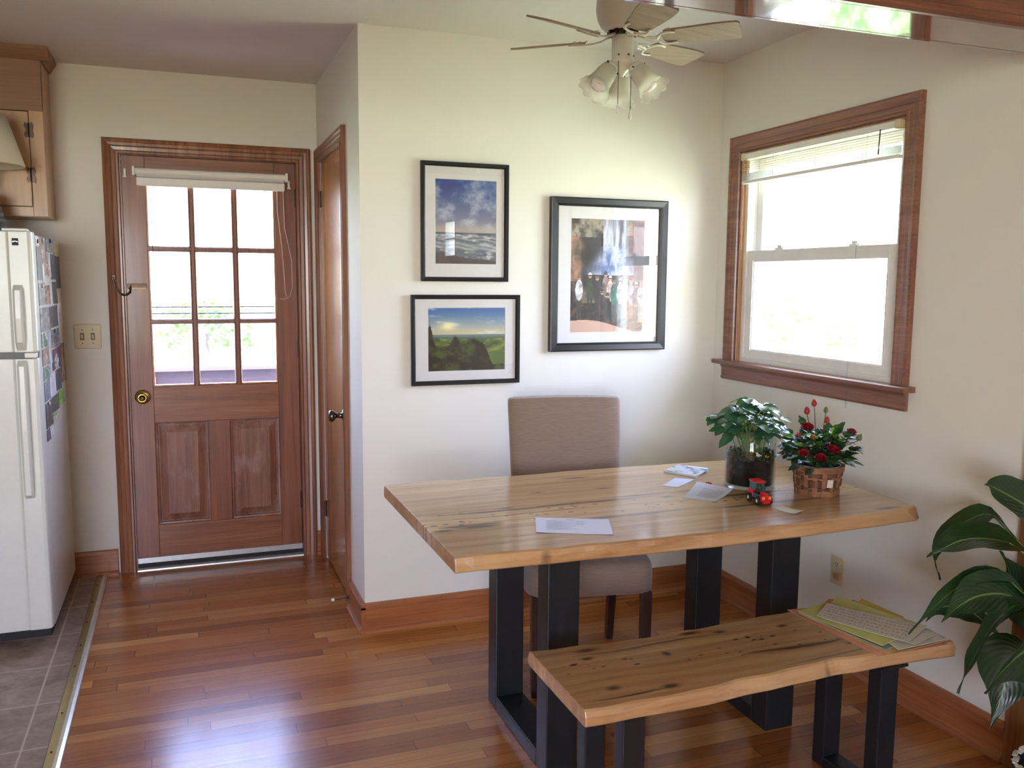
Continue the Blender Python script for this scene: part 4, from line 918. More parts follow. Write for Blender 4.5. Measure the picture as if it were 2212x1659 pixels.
slab('tabletop', [(-.042, -1.424), (.092, -1.426), (.228, -1.440), (.377, -1.442), (.528, -1.449), (.763, -1.455), (1.089, -1.452), (1.313, -1.438), (1.44, -1.424), (1.492, -1.405)],
     [(-.042, -1.432), (.234, -1.442), (.53, -1.455), (.795, -1.462), (1.097, -1.456), (1.314, -1.444), (1.48, -1.434), (1.492, -1.42)],
     [(-.042, -.592), (.16, -.580), (.329, -.590), (.468, -.596), (.696, -.584), (1.027, -.590), (1.188, -.598), (1.332, -.600), (1.492, -.606)], TB, TZ, M_table, dt, 1.492)
def uframe(parent, x0, x1, ya, yb_, zt, tw, tb):
    """closed rectangular steel frame; the two uprights are the legs"""
    bm = new(); box(bm, (x0, ya, 0), (x1, ya+tw, zt)); obj('leg', bm, M_steel, parent, bev=.003)
    bm = new(); box(bm, (x0, yb_-tw, 0), (x1, yb_, zt)); obj('leg', bm, M_steel, parent, bev=.003)
    bm = new(); box(bm, (x0, ya+tw, 0), (x1, yb_-tw, tb)); obj('foot_bar', bm, M_steel, parent, bev=.003)
    bm = new(); box(bm, (x0-.012, ya-.02, zt), (x1+.012, yb_+.02, zt+.008)); obj('mount_plate', bm, M_steel, parent, bev=.001)
uframe(dt, .287, .387, -1.262, -.742, TB-.008, .078, .050)
uframe(dt, 1.070, 1.178, -1.250, -.742, TB-.008, .078, .050)
be = bpy.data.objects.new('bench', None); COL.objects.link(be); be['label'] = 'light wood bench with live edge and black steel legs in front of the table'; be['category'] = 'bench'
slab('seat', [(.183, -1.732), (.345, -1.738), (.476, -1.734), (.678, -1.718), (.934, -1.704), (1.154, -1.712), (1.333, -1.722)], [(.183, -1.738), (.5, -1.742), (.678, -1.728), (.934, -1.716), (1.154, -1.720), (1.333, -1.728)],
     [(.183, -1.379), (.391, -1.400), (.535, -1.403), (.79, -1.392), (1.044, -1.376), (1.333, -1.378)], .418, .46, M_bench, be, 1.333)
uframe(be, .303, .365, -1.700, -1.440, .410, .048, .035)
uframe(be, 1.100, 1.162, -1.700, -1.440, .410, .048, .035)

# ---------------------------------------------------------------- upholstered chair behind the table
k = NT('taupe_linen'); a_ = k.noise(k.coord((1, 1, 1)), 900, 2, .8); b_ = k.noise(k.coord((30, 30, 600)), 1, 2); d_ = k.noise(k.coord(), 6, 2)
col = k.ramp(k.math('ADD', k.math('MULTIPLY', a_, .5), k.math('MULTIPLY', b_, .5)), [(.3, rgb(122, 104, 90)), (.7, rgb(152, 134, 118))]); k.bump(a_, .25, .0006); M_linen = k.set(Base_Color=col, Roughness=.9, Sheen_Weight=.3)
M_cleg = wood('dark_chair_leg', rgb(40, 24, 20), rgb(60, 38, 32), rgb(78, 52, 44), 'Z', rough=.35)
ch = thing('dining_chair', 'taupe upholstered parsons chair between table and back wall', 'chair', (.735, -.38, 0)); ch.rotation_euler = (0, 0, math.radians(-11.5))
CI = world_of(ch)
def loc_obj(nm, bm, m, **kw):
    bmesh.ops.transform(bm, matrix=CI, verts=bm.verts[:]); return obj(nm, bm, m, ch, **kw)
def cushion(bm, w0, w1, d, prof):
    pass
bm = new()   # back: slightly tapered, crowned top, leaning back; local y+ is toward wall
n = 12; rings = []
for j in range(15):
    t_ = j/14; z = .36+t_*(.99-.36); yb_ = -.03+.085*max(0, (z-.45)/.54)**1.2; hw = .212+.016*t_
    th = .045-.010*t_
    top = .0
    ring = []
    for a in range(24):
        an = a*2*PI/24; ex = 2/7; cx_ = math.copysign(abs(math.cos(an))**ex, math.cos(an)); sx_ = math.copysign(abs(math.sin(an))**(ex*1.6), math.sin(an))
        ring.append(bm.verts.new((cx_*hw, yb_+sx_*th, z)))
    rings.append(ring)
for t_, s_ in ((.6, .985), (1.0, .93), (1.15, .80)):
    ring = []
    for v_ in rings[14]: ring.append(bm.verts.new((v_.co.x*s_, .055+(v_.co.y-.055)*(s_ if s_ > .9 else .6), .99+.010*t_+.005*(1-(v_.co.x/.23)**2))))
    rings.append(ring)
for i in range(len(rings)-1):
    for a in range(24): bm.faces.new((rings[i][a], rings[i][(a+1) % 24], rings[i+1][(a+1) % 24], rings[i+1][a]))
bm.faces.new(rings[0][::-1]); bm.faces.new(rings[-1]); loc_obj('backrest', bm, M_linen, smooth=True, sub=1)
bm = new(); rings = []
for j, (z, s_) in enumerate(((.362, .97), (.366, 1), (.40, 1), (.445, 1.0), (.466, .985), (.478, .94), (.484, .8))):
    ring = []
    for a in range(28):
        an = a*2*PI/28; ex = 2/8; cx_ = math.copysign(abs(math.cos(an))**ex, math.cos(an)); sx_ = math.copysign(abs(math.sin(an))**ex, math.sin(an))
        ring.append(bm.verts.new((cx_*.232*s_, -.235+sx_*.235*s_, z+(.004 if j > 4 else 0))))
    rings.append(ring)
for i in range(len(rings)-1):
    for a in range(28): bm.faces.new((rings[i][a], rings[i][(a+1) % 28], rings[i+1][(a+1) % 28], rings[i+1][a]))
bm.faces.new(rings[0][::-1]); bm.faces.new(rings[-1]); loc_obj('seat', bm, M_linen, smooth=True, sub=1)
for sx_ in (-1, 1):
    bm = new(); A = [(sx_*.218, -.455), (sx_*.180, -.455), (sx_*.180, -.417), (sx_*.218, -.417)]
    v0 = [bm.verts.new((x-.004*sx_, y-.0, 0)) for x, y in A]; v1 = [bm.verts.new((x, y, .366)) for x, y in A]
    for v_, (x, y) in zip(v0, A): v_.co.x = sx_*.199+(x-sx_*.199)*.8; v_.co.y = -.436+(y+.436)*.8
    for i in range(4): bm.faces.new((v0[i], v0[(i+1) % 4], v1[(i+1) % 4], v1[i]))
    bm.faces.new(v0[::-1]); bm.faces.new(v1); loc_obj('leg', bm, M_cleg, bev=.002)
    bm = new(); A = [(sx_*.215, -.045), (sx_*.180, -.045), (sx_*.180, -.005), (sx_*.215, -.005)]
    v0 = [bm.verts.new((sx_*.198+(x-sx_*.198)*.75, y+.055, 0)) for x, y in A]; v1 = [bm.verts.new((x, y, .366)) for x, y in A]
    for i in range(4): bm.faces.new((v0[i], v0[(i+1) % 4], v1[(i+1) % 4], v1[i]))
    bm.faces.new(v0[::-1]); bm.faces.new(v1); loc_obj('leg', bm, M_cleg, bev=.002)

# ---------------------------------------------------------------- papers
def paper(nm, label, cat, pts, z, m, thick=.0006, lines=(), group=None, curl=0, curlz=0):
    """flat four-cornered sheet, corners (x,y) in order; lines = [(u0,u1,v)] printed strokes in sheet coordinates"""
    P = [V((x, y, z)) for x, y in pts]; bm = new(); N = 8
    def pt(u, v): return (P[0]*(1-u)+P[1]*u)*(1-v)+(P[3]*(1-u)+P[2]*u)*v+V((0, 0, curlz*(abs(u-.5)*2)**3+curl*(v**3)))
    g = [[bm.verts.new(pt(i/N, j/N)) for j in range(N+1)] for i in range(N+1)]; h = [[bm.verts.new(pt(i/N, j/N)+V((0, 0, thick))) for j in range(N+1)] for i in range(N+1)]
    for i in range(N):
        for j in range(N): bm.faces.new((g[i][j], g[i][j+1], g[i+1][j+1], g[i+1][j])); bm.faces.new((h[i][j], h[i+1][j], h[i+1][j+1], h[i][j+1]))
    for i in range(N):
        for (a, b, c_, d__) in ((g[i][0], g[i+1][0], h[i+1][0], h[i][0]), (g[i+1][N], g[i][N], h[i][N], h[i+1][N]), (g[0][i+1], g[0][i], h[0][i], h[0][i+1]), (g[N][i], g[N][i+1], h[N][i+1], h[N][i])): bm.faces.new((a, b, c_, d__))
    nfl = len(bm.faces)
    if lines:
        for (u0, u1, v, hw) in lines:
            q = [bm.verts.new(pt(u, vv)+V((0, 0, thick+.00035))) for u, vv in ((u0, v-hw), (u1, v-hw), (u1, v+hw), (u0, v+hw))]; f = bm.faces.new(q); f.material_index = 1
    me = bpy.data.meshes.new(nm)
    for f in bm.faces:
        if f.material_index == 0: pass
    bm.to_mesh(me); bm.free(); o = bpy.data.objects.new(nm, me); COL.objects.link(o); me.materials.append(m)
    if lines: me.materials.append(M_ink)
    seat(o); tag(o, label, cat, group); return o
L1_ = [(.42, .55, .90, .006), (.43, .53, .87, .004), (.07, .14, .86, .004)]+[(.14+.02*(i % 3 == 0), .30+.06*((i*7) % 5), .80-.045*i, .004) for i in range(14)]+[(.55, .68-.02*(i % 3), .82-.05*i, .004) for i in range(6)]
paper('paper', 'white printed letter lying alone at the front left of the table', 'paper', [(.236, -1.290), (.430, -1.381), (.489, -1.236), (.292, -1.146)], TZ+.0006, M_paper, lines=L1_, curlz=.001)
paper('paper.001', 'small blank folded white note in front of the magazine on the table', 'note', [(.859, -.911), (.901, -.947), (1.016, -.868), (.961, -.826)], TZ+.0006, M_paper, curl=.001, thick=.001)
paper('paper.002', 'larger white sheet with faint print and raised corner left of the glass planter', 'paper', [(.84, -1.076), (.910, -1.157), (1.037, -1.070), (.981, -.938)], TZ+.0006, M_paper, lines=[(.3, .9, .25+.07*i, .006) for i in range(8)], curl=.012)
paper('receipt', 'narrow white slip of paper at the table front below the flower basket', 'receipt', [(1.033, -1.300), (1.052, -1.372), (1.102, -1.350), (1.075, -1.281)], TZ+.0006, plain('receipt_paper', rgb(222, 222, 216), .7), thick=.0005, curlz=.003)
mg = bpy.data.objects.new('magazine', None); COL.objects.link(mg); mg.location = (1.065, -.745, TZ); tag(mg, 'thin magazine with pale floral cover behind the notes on the table', 'magazine')
mpts = [(.979, -.719), (1.037, -.844), (1.160, -.738), (1.085, -.645)]
for i in range(3):
    bm = new(); g_ = .0012*i; q = [(x+.001*i*(1 if k_ % 2 else -1), y+.0008*i) for k_, (x, y) in enumerate(mpts)]; prism(bm, q, 'Z', TZ+.0006+.0022*i, TZ+.0024+.0022*i); obj('page_block', bm, M_mat, mg)
def cover(s, t):
    c = mixc(np.ones(s.shape+(3,))*C(200, 198, 206), C(190, 196, 170), (vnoise(s, t, 3, 3, 3)-.45)*5); c = mixc(c, C(90, 130, 170), (vnoise(s, t, 5, 3, 5)-.60)*9); return mixc(c, C(110, 130, 90), (vnoise(s, t, 9, 3, 6)-.62)*9)
o = sheet('cover', (mpts[0][0], mpts[0][1], TZ+.0078), (mpts[1][0]-mpts[0][0], mpts[1][1]-mpts[0][1], 0), (mpts[3][0]-mpts[0][0], mpts[3][1]-mpts[0][1], 0), (30, 30), cover, M_print, mg)
# stack of papers and folders on the bench's right end
BZ = .4605
M_salmon = plain('salmon_folder', rgb(206, 150, 122), .7); M_tan = plain('tan_envelope', rgb(200, 166, 112), .7); M_yg = plain('yellow_green_folder', rgb(200, 204, 128), .7, var=.03); M_yel = plain('yellow_envelope', rgb(206, 180, 84), .7)
M_greyp = plain('grey_folder', rgb(140, 148, 132), .7); M_offw = plain('off_white_paper', rgb(206, 200, 188), .75, var=.03)
stk = 'papers stacked on the right end of the bench'
paper('folder', 'salmon folder at the very bottom of the bench paper stack', 'folder', [(1.040, -1.369), (1.056, -1.732), (1.300, -1.734), (1.318, -1.40)], BZ, M_salmon, .0010, group=stk)
paper('envelope', 'tan envelope second from the bottom of the bench stack', 'envelope', [(1.052, -1.405), (1.094, -1.736), (1.322, -1.715), (1.318, -1.45)], BZ+.0018, M_tan, .0012, group=stk)
paper('folder.001', 'grey-green folder under the yellow-green folder on the bench', 'folder', [(1.050, -1.412), (1.097, -1.712), (1.300, -1.66), (1.282, -1.38)], BZ+.0038, M_greyp, .0030, group=stk)
paper('envelope.001', 'golden yellow envelope poking out at the back of the bench stack', 'envelope', [(1.20, -1.46), (1.25, -1.60), (1.322, -1.55), (1.312, -1.385)], BZ+.0075, M_yel, .001, group=stk)
paper('paper.003', 'off-white sheet sticking out at the front of the bench stack', 'paper', [(1.16, -1.55), (1.122, -1.732), (1.312, -1.722), (1.318, -1.58)], BZ+.0092, M_offw, .001, group=stk)
paper('folder.002', 'yellow-green folder lying wide in the bench paper stack', 'folder', [(1.042, -1.415), (1.098, -1.700), (1.318, -1.631), (1.252, -1.355)], BZ+.0110, M_yg, .0012, group=stk, curlz=.001)
paper('paper.004', 'plain off-white sheet right below the handwritten one on the bench', 'paper', [(1.12, -1.56), (1.186, -1.728), (1.304, -1.690), (1.290, -1.56)], BZ+.0135, M_offw, .001, group=stk)
hand = []
for r_i in range(5):
    x = .06
    while x < .93:
        l_ = random.uniform(.012, .03); hand.append((x, x+l_, .14+.17*r_i+random.uniform(-.02, .02), .014)); x += l_+random.uniform(.012, .03)
paper('paper.005', 'long white sheet covered in handwriting on top of the bench stack', 'paper', [(1.062, -1.474), (1.170, -1.718), (1.314, -1.645), (1.163, -1.402)], BZ+.0155, M_offw, .001, lines=hand, group=stk, curlz=.003)
paper('sticky_note', 'small orange sticky note on the yellow-green folder', 'note', [(1.170, -1.385), (1.178, -1.398), (1.212, -1.376), (1.203, -1.364)], BZ+.0135, plain('orange_note', rgb(206, 122, 84), .7), .0006)

# ---------------------------------------------------------------- leaves
def leafmat(nm, a, b, rough=.35, spec=.5, vein=None):
    k = NT(nm); f = k.noise(k.coord(), 30, 3); g = k.noise(k.coord(), 4, 2); col = k.ramp(k.math('MULTIPLY_ADD', g, .5, k.math('MULTIPLY', f, .5)), [(.35, a), (.65, b)])
    k.set(Base_Color=col, Roughness=rough); tl = k.n('ShaderNodeBsdfTranslucent'); tl.inputs[0].default_value = (min(1, b[0]*2.0), min(1, b[1]*2.4), b[2]*.9, 1)
    m1 = k.n('ShaderNodeMixShader'); m1.inputs[0].default_value = .18; k.l(k.b.outputs[0], m1.inputs[1]); k.l(tl.outputs[0], m1.inputs[2]); k.l(m1.outputs[0], k.out.inputs[0]); return k.m
def leaf(bm, base, d, nrm, L_, W_, droop=.3, fold=.25, serr=0, n=7, tipp=.9):
    """one leaf: base point, direction, up normal"""
    d = V(d).normalized(); nrm = V(nrm); nrm = (nrm-d*nrm.dot(d)).normalized(); s = d.cross(nrm); rows = []
    for i in range(n+1):
        t = i/n; w_ = W_*math.sin(PI*min(1, t*tipp+.03)**.75)*.5 if i < n else .0005; w_ *= 1+(serr*(1 if i % 2 else -1))
        c_ = base+d*(L_*t)-nrm*(droop*L_*t*t); rows.append([bm.verts.new(c_+s*w_+nrm*fold*w_), bm.verts.new(c_), bm.verts.new(c_-s*w_+nrm*fold*w_)])
    for i in range(n):
        for k_ in range(2): bm.faces.new((rows[i][k_], rows[i][k_+1], rows[i+1][k_+1], rows[i+1][k_]))
M_coleus = leafmat('blue_green_leaf', rgb(40, 80, 58), rgb(84, 128, 96), .22); M_rosel = leafmat('rose_leaf', rgb(30, 58, 34), rgb(62, 94, 54), .32); M_young = leafmat('young_leaf', rgb(96, 150, 40), rgb(130, 180, 60), .4)
M_stem = plain('green_stem', rgb(110, 140, 70), .5); M_rstem = plain('brown_green_stem', rgb(84, 80, 50), .5)
M_soil = plain('potting_soil', rgb(17, 14, 12), .98, var=.4, scale=60); M_moss = plain('moss', rgb(52, 60, 22), .95, var=.5, scale=90)

# glass planter
VX, VY = 1.146, -1.008; VR, VH = .085, .208
gp = thing('glass_planter', 'clear glass cylinder planter with dark soil and leafy green plant', 'planter', (VX, VY, TZ))
z0 = TZ+.0006
bm = new(); lathe(bm, [(.0005, z0), (VR-.004, z0), (VR, z0+.004), (VR, z0+VH-.002), (VR-.0015, z0+VH), (VR-.003, z0+VH-.002), (VR-.0035, z0+.016), (VR-.008, z0+.012), (.0005, z0+.012)], (VX, VY, 0), seg=64)
gk = NT('clear_vessel_glass'); gk.t.nodes.remove(gk.b); tr = gk.n('ShaderNodeBsdfTransparent'); tr.inputs[0].default_value = (.93, .96, .95, 1); g = gk.n('ShaderNodeBsdfGlossy'); g.inputs['Roughness'].default_value = .02
fr2 = thin_fresnel(gk, 1.5); m_ = gk.n('ShaderNodeMixShader'); gk.l(fr2.outputs[0], m_.inputs[0]); gk.l(tr.outputs[0], m_.inputs[1]); gk.l(g.outputs[0], m_.inputs[2]); gk.l(m_.outputs[0], gk.out.inputs[0])
obj('glass_vessel', bm, gk.m, gp, smooth=True)
def ragged(r, h, an, i): return (r, h+(.006*math.sin(an*5)+.004*math.sin(an*11+2) if i >= 2 else 0))
bm = new(); lathe(bm, [(.0005, z0+.0125), (VR-.005, z0+.014), (VR-.0042, z0+.095), (VR-.012, z0+.100), (.0005, z0+.106)], (VX, VY, 0), seg=48, mod=lambda r, h, an, i: (r, h+(.006*math.sin(an*5)+.004*math.sin(an*11+2) if 2 <= i <= 3 else 0))); obj('soil', bm, M_soil, gp, smooth=True)
bm = new()
for i in range(240):
    an = random.uniform(0, 2*PI); r_ = VR-.008-abs(random.gauss(0, .02)); zz = z0+.098+random.uniform(0, .028)*(1 if i % 3 else .5); obox(bm, V((VX+r_*math.cos(an), VY+r_*math.sin(an), zz)), (.004, .004, .0025), Euler((random.random()*3, random.random()*3, an)).to_matrix())
obj('moss', bm, M_moss, gp)
bm = new(); box(bm, (VX-.006+.02, VY-VR+.012, z0+.05), (VX+.006+.02, VY-VR+.0135, z0+.10)); obj('plant_tag', bm, M_gasket, gp)
rnd = random.Random(11)
stems = new(); fol = new(); nl = 0
for i in range(58):
    an = rnd.uniform(0, 2*PI); sp = rnd.random()**.6*.12; bx, by_ = VX+rnd.uniform(-.03, .03), VY+rnd.uniform(-.03, .03)
    top = V((VX-.012+math.cos(an)*sp*1.0, VY+math.sin(an)*sp*.85, z0+.32-sp*.75+rnd.uniform(-.045, .012)))
    b0 = V((bx, by_, z0+.10)); mid = b0.lerp(top, .6)+V((0, 0, .035)); tube(stems, [b0, b0.lerp(mid, .5)+V((0, 0, .01)), mid, top], [.0022, .0020, .0017, .0012], 5)
    out = (top-V((VX, VY, top.z))).normalized() if sp > .02 else V((1, 0, 0)); m_l = rnd.choice((1, 2, 3))
    for q in range(m_l+1):
        a2 = an+(q-m_l/2)*1.25+rnd.uniform(-.3, .3); d = V((math.cos(a2), math.sin(a2), rnd.uniform(-.28, .12))); L_ = rnd.uniform(.034, .058); leaf(fol, top, d, V((rnd.uniform(-.3, .3), rnd.uniform(-.5, .1), 1)), L_, L_*.72, rnd.uniform(.1, .45), .18, .07)
for i in range(16):
    an = rnd.uniform(0, 2*PI); r_ = rnd.uniform(.0, .06); leaf(fol, V((VX+r_*math.cos(an), VY+r_*math.sin(an), z0+rnd.uniform(.16, .21))), V((math.cos(an), math.sin(an), .2)), V((0, -.2, 1)), rnd.uniform(.04, .065), rnd.uniform(.028, .04), .3, .2, .06)
for an, zz, L_ in ((3.3, .19, .07), (3.5, .23, .065), (2.9, .25, .07), (-.2, .26, .08), (.1, .22, .07)):
    leaf(fol, V((VX+math.cos(an)*.08, VY+math.sin(an)*.07, z0+zz)), V((math.cos(an), math.sin(an)*.5, -.5)), V((0, -.4, 1)), L_, .04, .3, .15, .06)
obj('stem', stems, M_stem, gp, smooth=True)['kind'] = 'stuff'
o = obj('foliage', fol, M_coleus, gp, smooth=True); o['kind'] = 'stuff'
def duck(x, y, z, s, m, lab, yaw_):
    t = thing('duck_figurine', lab, 'figurine', (x, y, z)); t.rotation_euler = (0, 0, yaw_)
    bm = new(); M_ = world_of(t)
    pr = [(.0004, -.014), (.006, -.010), (.0085, -.003), (.008, .004), (.005, .009), (.001, .012)]
    lathe(bm, [(r*s, h*s) for r, h in pr], (0, 0, .008*s), (1, 0, .15), 14); lathe(bm, [(.0003*s, -.0055*s), (.004*s, -.004*s), (.0058*s, 0), (.004*s, .004*s), (.0003*s, .0055*s)], (.007*s, 0, .019*s), (0, 0, 1), 12)
    tube(bm, [(.006*s, 0, .010*s), (.007*s, 0, .018*s)], .0038*s, 8); bmesh.ops.transform(bm, matrix=M_, verts=bm.verts[:]); obj('body', bm, m, t, smooth=True)
    bm = new(); tube(bm, [(.012*s, 0, .019*s), (.017*s, 0, .018*s)], [.0022*s, .0012*s], 7, flat=.5); bmesh.ops.transform(bm, matrix=M_, verts=bm.verts[:]); obj('beak', bm, plain('orange_beak', rgb(220, 130, 40), .4), t)
duck(VX+.0-.012, VY-.062, z0+.112, .75, plain('white_ceramic', rgb(226, 222, 214), .3), 'tiny white duck figurine inside the glass planter', 2.9)
duck(VX+.022, VY-.064, z0+.110, .68, plain('yellow_ceramic', rgb(220, 180, 50), .3), 'tiny yellow duck figurine inside the glass planter', .4)

# ---------------------------------------------------------------- basket with miniature roses
BX, BY = 1.302, -1.165; b0z = TZ+.0006
rb = thing('rose_basket', 'woven splint basket with miniature red roses at the table right', 'potted plant', (BX, BY, TZ))
M_splint = wood('basket_splint', rgb(104, 66, 44), rgb(136, 92, 64), rgb(160, 114, 82), 'X', 2.0, rough=.55); M_splint2 = wood('basket_splint_dark', rgb(72, 46, 30), rgb(100, 66, 44), rgb(126, 86, 58), 'Z', 2.0, rough=.55)
def band(bm, za, zb_, r0, r1, ph, amp, nst=16, th=.0028):
    seg = nst*4; R_ = []
    for k_ in range(seg):
        an = k_*2*PI/seg; w_ = amp*math.cos(an*nst/2+ph); R_.append([bm.verts.new((BX+math.cos(an)*(r+w_), BY+math.sin(an)*(r+w_), z)) for r, z in ((r0, za), (r0+th, za), (r1+th, zb_), (r1, zb_))])
    for k_ in range(seg):
        for q in range(4): bm.faces.new((R_[k_][q], R_[k_][(q+1) % 4], R_[(k_+1) % seg][(q+1) % 4], R_[(k_+1) % seg][q]))
rb_, rt_ = .066, .0775; HB = .100
rr_ = lambda z: rb_+(rt_-rb_)*(z/HB)
bm = new()
for k_ in range(16):
    an = k_*2*PI/16; ca_, sa_ = math.cos(an), math.sin(an); pts = [V((BX+ca_*(rr_(z)), BY+sa_*(rr_(z)), b0z+z)) for z in (0.0, HB)]; tdir = V((-sa_, ca_, 0))
    v_ = [bm.verts.new(p+tdir*s_*.0075+V((ca_, sa_, 0))*q) for p in pts for s_ in (-1, 1) for q in (0, .003)]
    for f in ((0, 1, 3, 2), (4, 6, 7, 5), (0, 4, 5, 1), (2, 3, 7, 6), (1, 5, 7, 3), (0, 2, 6, 4)): bm.faces.new([v_[i] for i in f])
obj('basket_stake', bm, M_splint, rb)['kind'] = 'stuff'
for i, (za, zb_, am, m) in enumerate(((.0, .020, .003, M_splint), (.022, .030, .004, M_splint2), (.032, .054, .004, M_splint2), (.056, .064, .004, M_splint), (.066, .078, .0035, M_splint2))):
    bm = new(); band(bm, b0z+za, b0z+zb_, rr_(za), rr_(zb_), i*PI, am); obj('weave_band', bm, m, rb)
bm = new(); band(bm, b0z+.080, b0z+HB, rr_(.08)+.003, rr_(HB)+.003, 0, .0015, th=.004); obj('rim', bm, M_splint, rb)
bm = new(); tube(bm, [V((BX+math.cos(a*2*PI/40)*(rt_-.005), BY+math.sin(a*2*PI/40)*(rt_-.005), b0z+HB-.002)) for a in range(41)], .003, 6, cap=False); obj('foil_liner', bm, M_alu, rb)
bm = new(); lathe(bm, [(.0005, b0z+.004), (rb_-.004, b0z+.004), (rt_-.006, b0z+HB-.010), (.0005, b0z+HB-.004)], (BX, BY, 0), seg=28); obj('soil', bm, M_soil, rb)
lb = thing(None or 'plant_label', None, None, (0, 0, 0)) if False else None
an = math.radians(-100); c_ = V((BX+math.cos(an)*(rr_(.045)+.009), BY+math.sin(an)*(rr_(.045)+.009), b0z+.048)); bm = new(); obox(bm, c_, (.010, .0012, .013), Euler((0, .1, an+PI/2)).to_matrix()); obj('label_tag', bm, M_offw, rb)
fol = new(); yng = new(); stems = new()
heads = [ # px-like placement around the bush: (dx, dy, z above table, radius, kind)
 (-.075, -.03, .232, .0175, 'open'), (-.060, -.085, .138, .0165, 'open'), (-.018, -.09, .164, .0185, 'open'), (.118, -.02, .202, .016, 'open'), (-.118, -.07, .155, .014, 'open'),
 (-.010, .02, .300, .0125, 'bud'), (-.038, .02, .275, .0135, 'bud'), (.022, .0, .278, .0105, 'green'), (.020, -.01, .245, .012, 'bud'), (.140, -.03, .184, .0125, 'green'), (-.100, -.02, .205, .0085, 'bud'), (-.062, -.045, .200, .011, 'bud')]
M_petal = plain('crimson_petal', rgb(138, 18, 34), .5, var=.2, scale=60); M_budr = plain('red_bud', rgb(168, 40, 48), .5, var=.15); M_sepal = plain('sepal_green', rgb(104, 118, 60), .5, var=.15)
for hx, hy, hz, hr, kd_ in heads:
    c_ = V((BX+hx, BY+hy, b0z+hz)); b0 = V((BX+hx*.25, BY+hy*.25, b0z+.09)); tube(stems, [b0, b0.lerp(c_, .5)+V((0, 0, .02)), c_-V((0, 0, hr*.7))], [.0018, .0015, .0012], 5)
    ax = (c_-V((BX, BY, b0z+.05))).normalized()*.6+V((0, -.35, .7)) if kd_ == 'open' else (c_-V((BX, BY, b0z-.1))).normalized(); ax.normalize(); bm = new(); u_, v_ = frame_axes(ax)
    if kd_ == 'open':
        for ring, (np_, r0, h0, lean) in enumerate(((6, .95, -.15, .55), (6, .72, .05, .25), (5, .48, .18, .08), (4, .26, .26, .0))):
            for q in range(np_):
                a2 = q*2*PI/np_+ring*.5; dr = u_*math.cos(a2)+v_*math.sin(a2); tg = ax.cross(dr); base = c_+dr*(hr*r0*.25)+ax*(hr*(h0-.5)); G_ = []
                for i in range(4):
                    t_ = i/3; row = []
                    for j in range(5):
                        s_ = (j-2)/2; w_ = hr*.62*r0*(.4+1.1*math.sin(t_*2.0)*.8); row.append(bm.verts.new(base+dr*hr*(r0*.75*math.sin(t_*1.4)+lean*t_*t_*.5-.12*s_*s_)+ax*hr*(t_*1.05-lean*.4*t_*t_)+tg*w_*s_))
                    G_.append(row)
                for i in range(3):
                    for j in range(4): bm.faces.new((G_[i][j], G_[i][j+1], G_[i+1][j+1], G_[i+1][j]))
        hob = obj('rose_bloom', bm, M_petal, rb, smooth=True)
    else:
        lathe(bm, [(.0004, -hr*.9), (hr*.55, -hr*.6), (hr*.72, -.1*hr), (hr*.55, hr*.6), (hr*.25, hr*1.1), (.0004, hr*1.2)], c_, ax, 14, mod=lambda r, h, an, i: (r*(1+.10*math.sin(an*3+h*120)), h)); hob = obj('rose_bud', bm, M_budr if kd_ == 'bud' else M_sepal, rb, smooth=True)
    bm = new()
    for q in range(5):
        a2 = q*2*PI/5; dr = u_*math.cos(a2)+v_*math.sin(a2); leaf(bm, c_-ax*hr*(.85 if kd_ == 'open' else .9)+dr*hr*.2, dr*(.9 if kd_ == 'open' else .45)+ax*.7, ax-dr, hr*1.35, hr*.7, -.1, .1, 0, 4)
    obj('sepals', bm, M_sepal, hob, smooth=True)
rnd = random.Random(5)
for i in range(150):
    an = rnd.uniform(0, 2*PI); el = rnd.uniform(-.25, 1.1); rad = rnd.uniform(.055, .122); c_ = V((BX, BY, b0z+.125))+V((math.cos(an)*math.cos(el)*rad*1.0, math.sin(an)*math.cos(el)*rad*.85, math.sin(el)*rad*.95))
    if c_.z < b0z+.078: c_.z = b0z+.078+rnd.random()*.02
    out = (c_-V((BX, BY, b0z+.09))).normalized(); b0 = V((BX, BY, b0z+.095)).lerp(c_, .45)
    if i % 2 == 0: tube(stems, [b0, c_], .0010, 4)
    bmx = yng if (i % 13 == 0 and el > .3) else fol
    sd = V((-math.sin(an), math.cos(an), 0))
    for q in range(rnd.choice((1, 3, 3))):
        d = out+sd*((q-1)*.9)+V((0, 0, rnd.uniform(-.4, .1))); leaf(bmx, c_, d, V((out.x*.5, out.y*.5-.2, 1)), rnd.uniform(.030, .044), rnd.uniform(.024, .032), rnd.uniform(.05, .4), .2, .08, 6)
for (x, y, z) in ((-.125, -.03, .104), (-.10, -.09, .10), (.13, -.03, .095), (.12, -.08, .11), (-.115, -.05, .16), (.125, .0, .13)):
    leaf(fol, V((BX+x*.75, BY+y*.75, b0z+z)), V((x, y*.4, -.02)), V((0, -.3, 1)), .046, .026, .15, .15, .08); tube(stems, [V((BX+x*.2, BY+y*.2, b0z+.09)), V((BX+x*.75, BY+y*.75, b0z+z))], .001, 4)
obj('stem', stems, M_rstem, rb)['kind'] = 'stuff'
o = obj('foliage', fol, M_rosel, rb, smooth=True); o['kind'] = 'stuff'
obj('young_leaves', yng, M_young, rb, smooth=True)['kind'] = 'stuff'

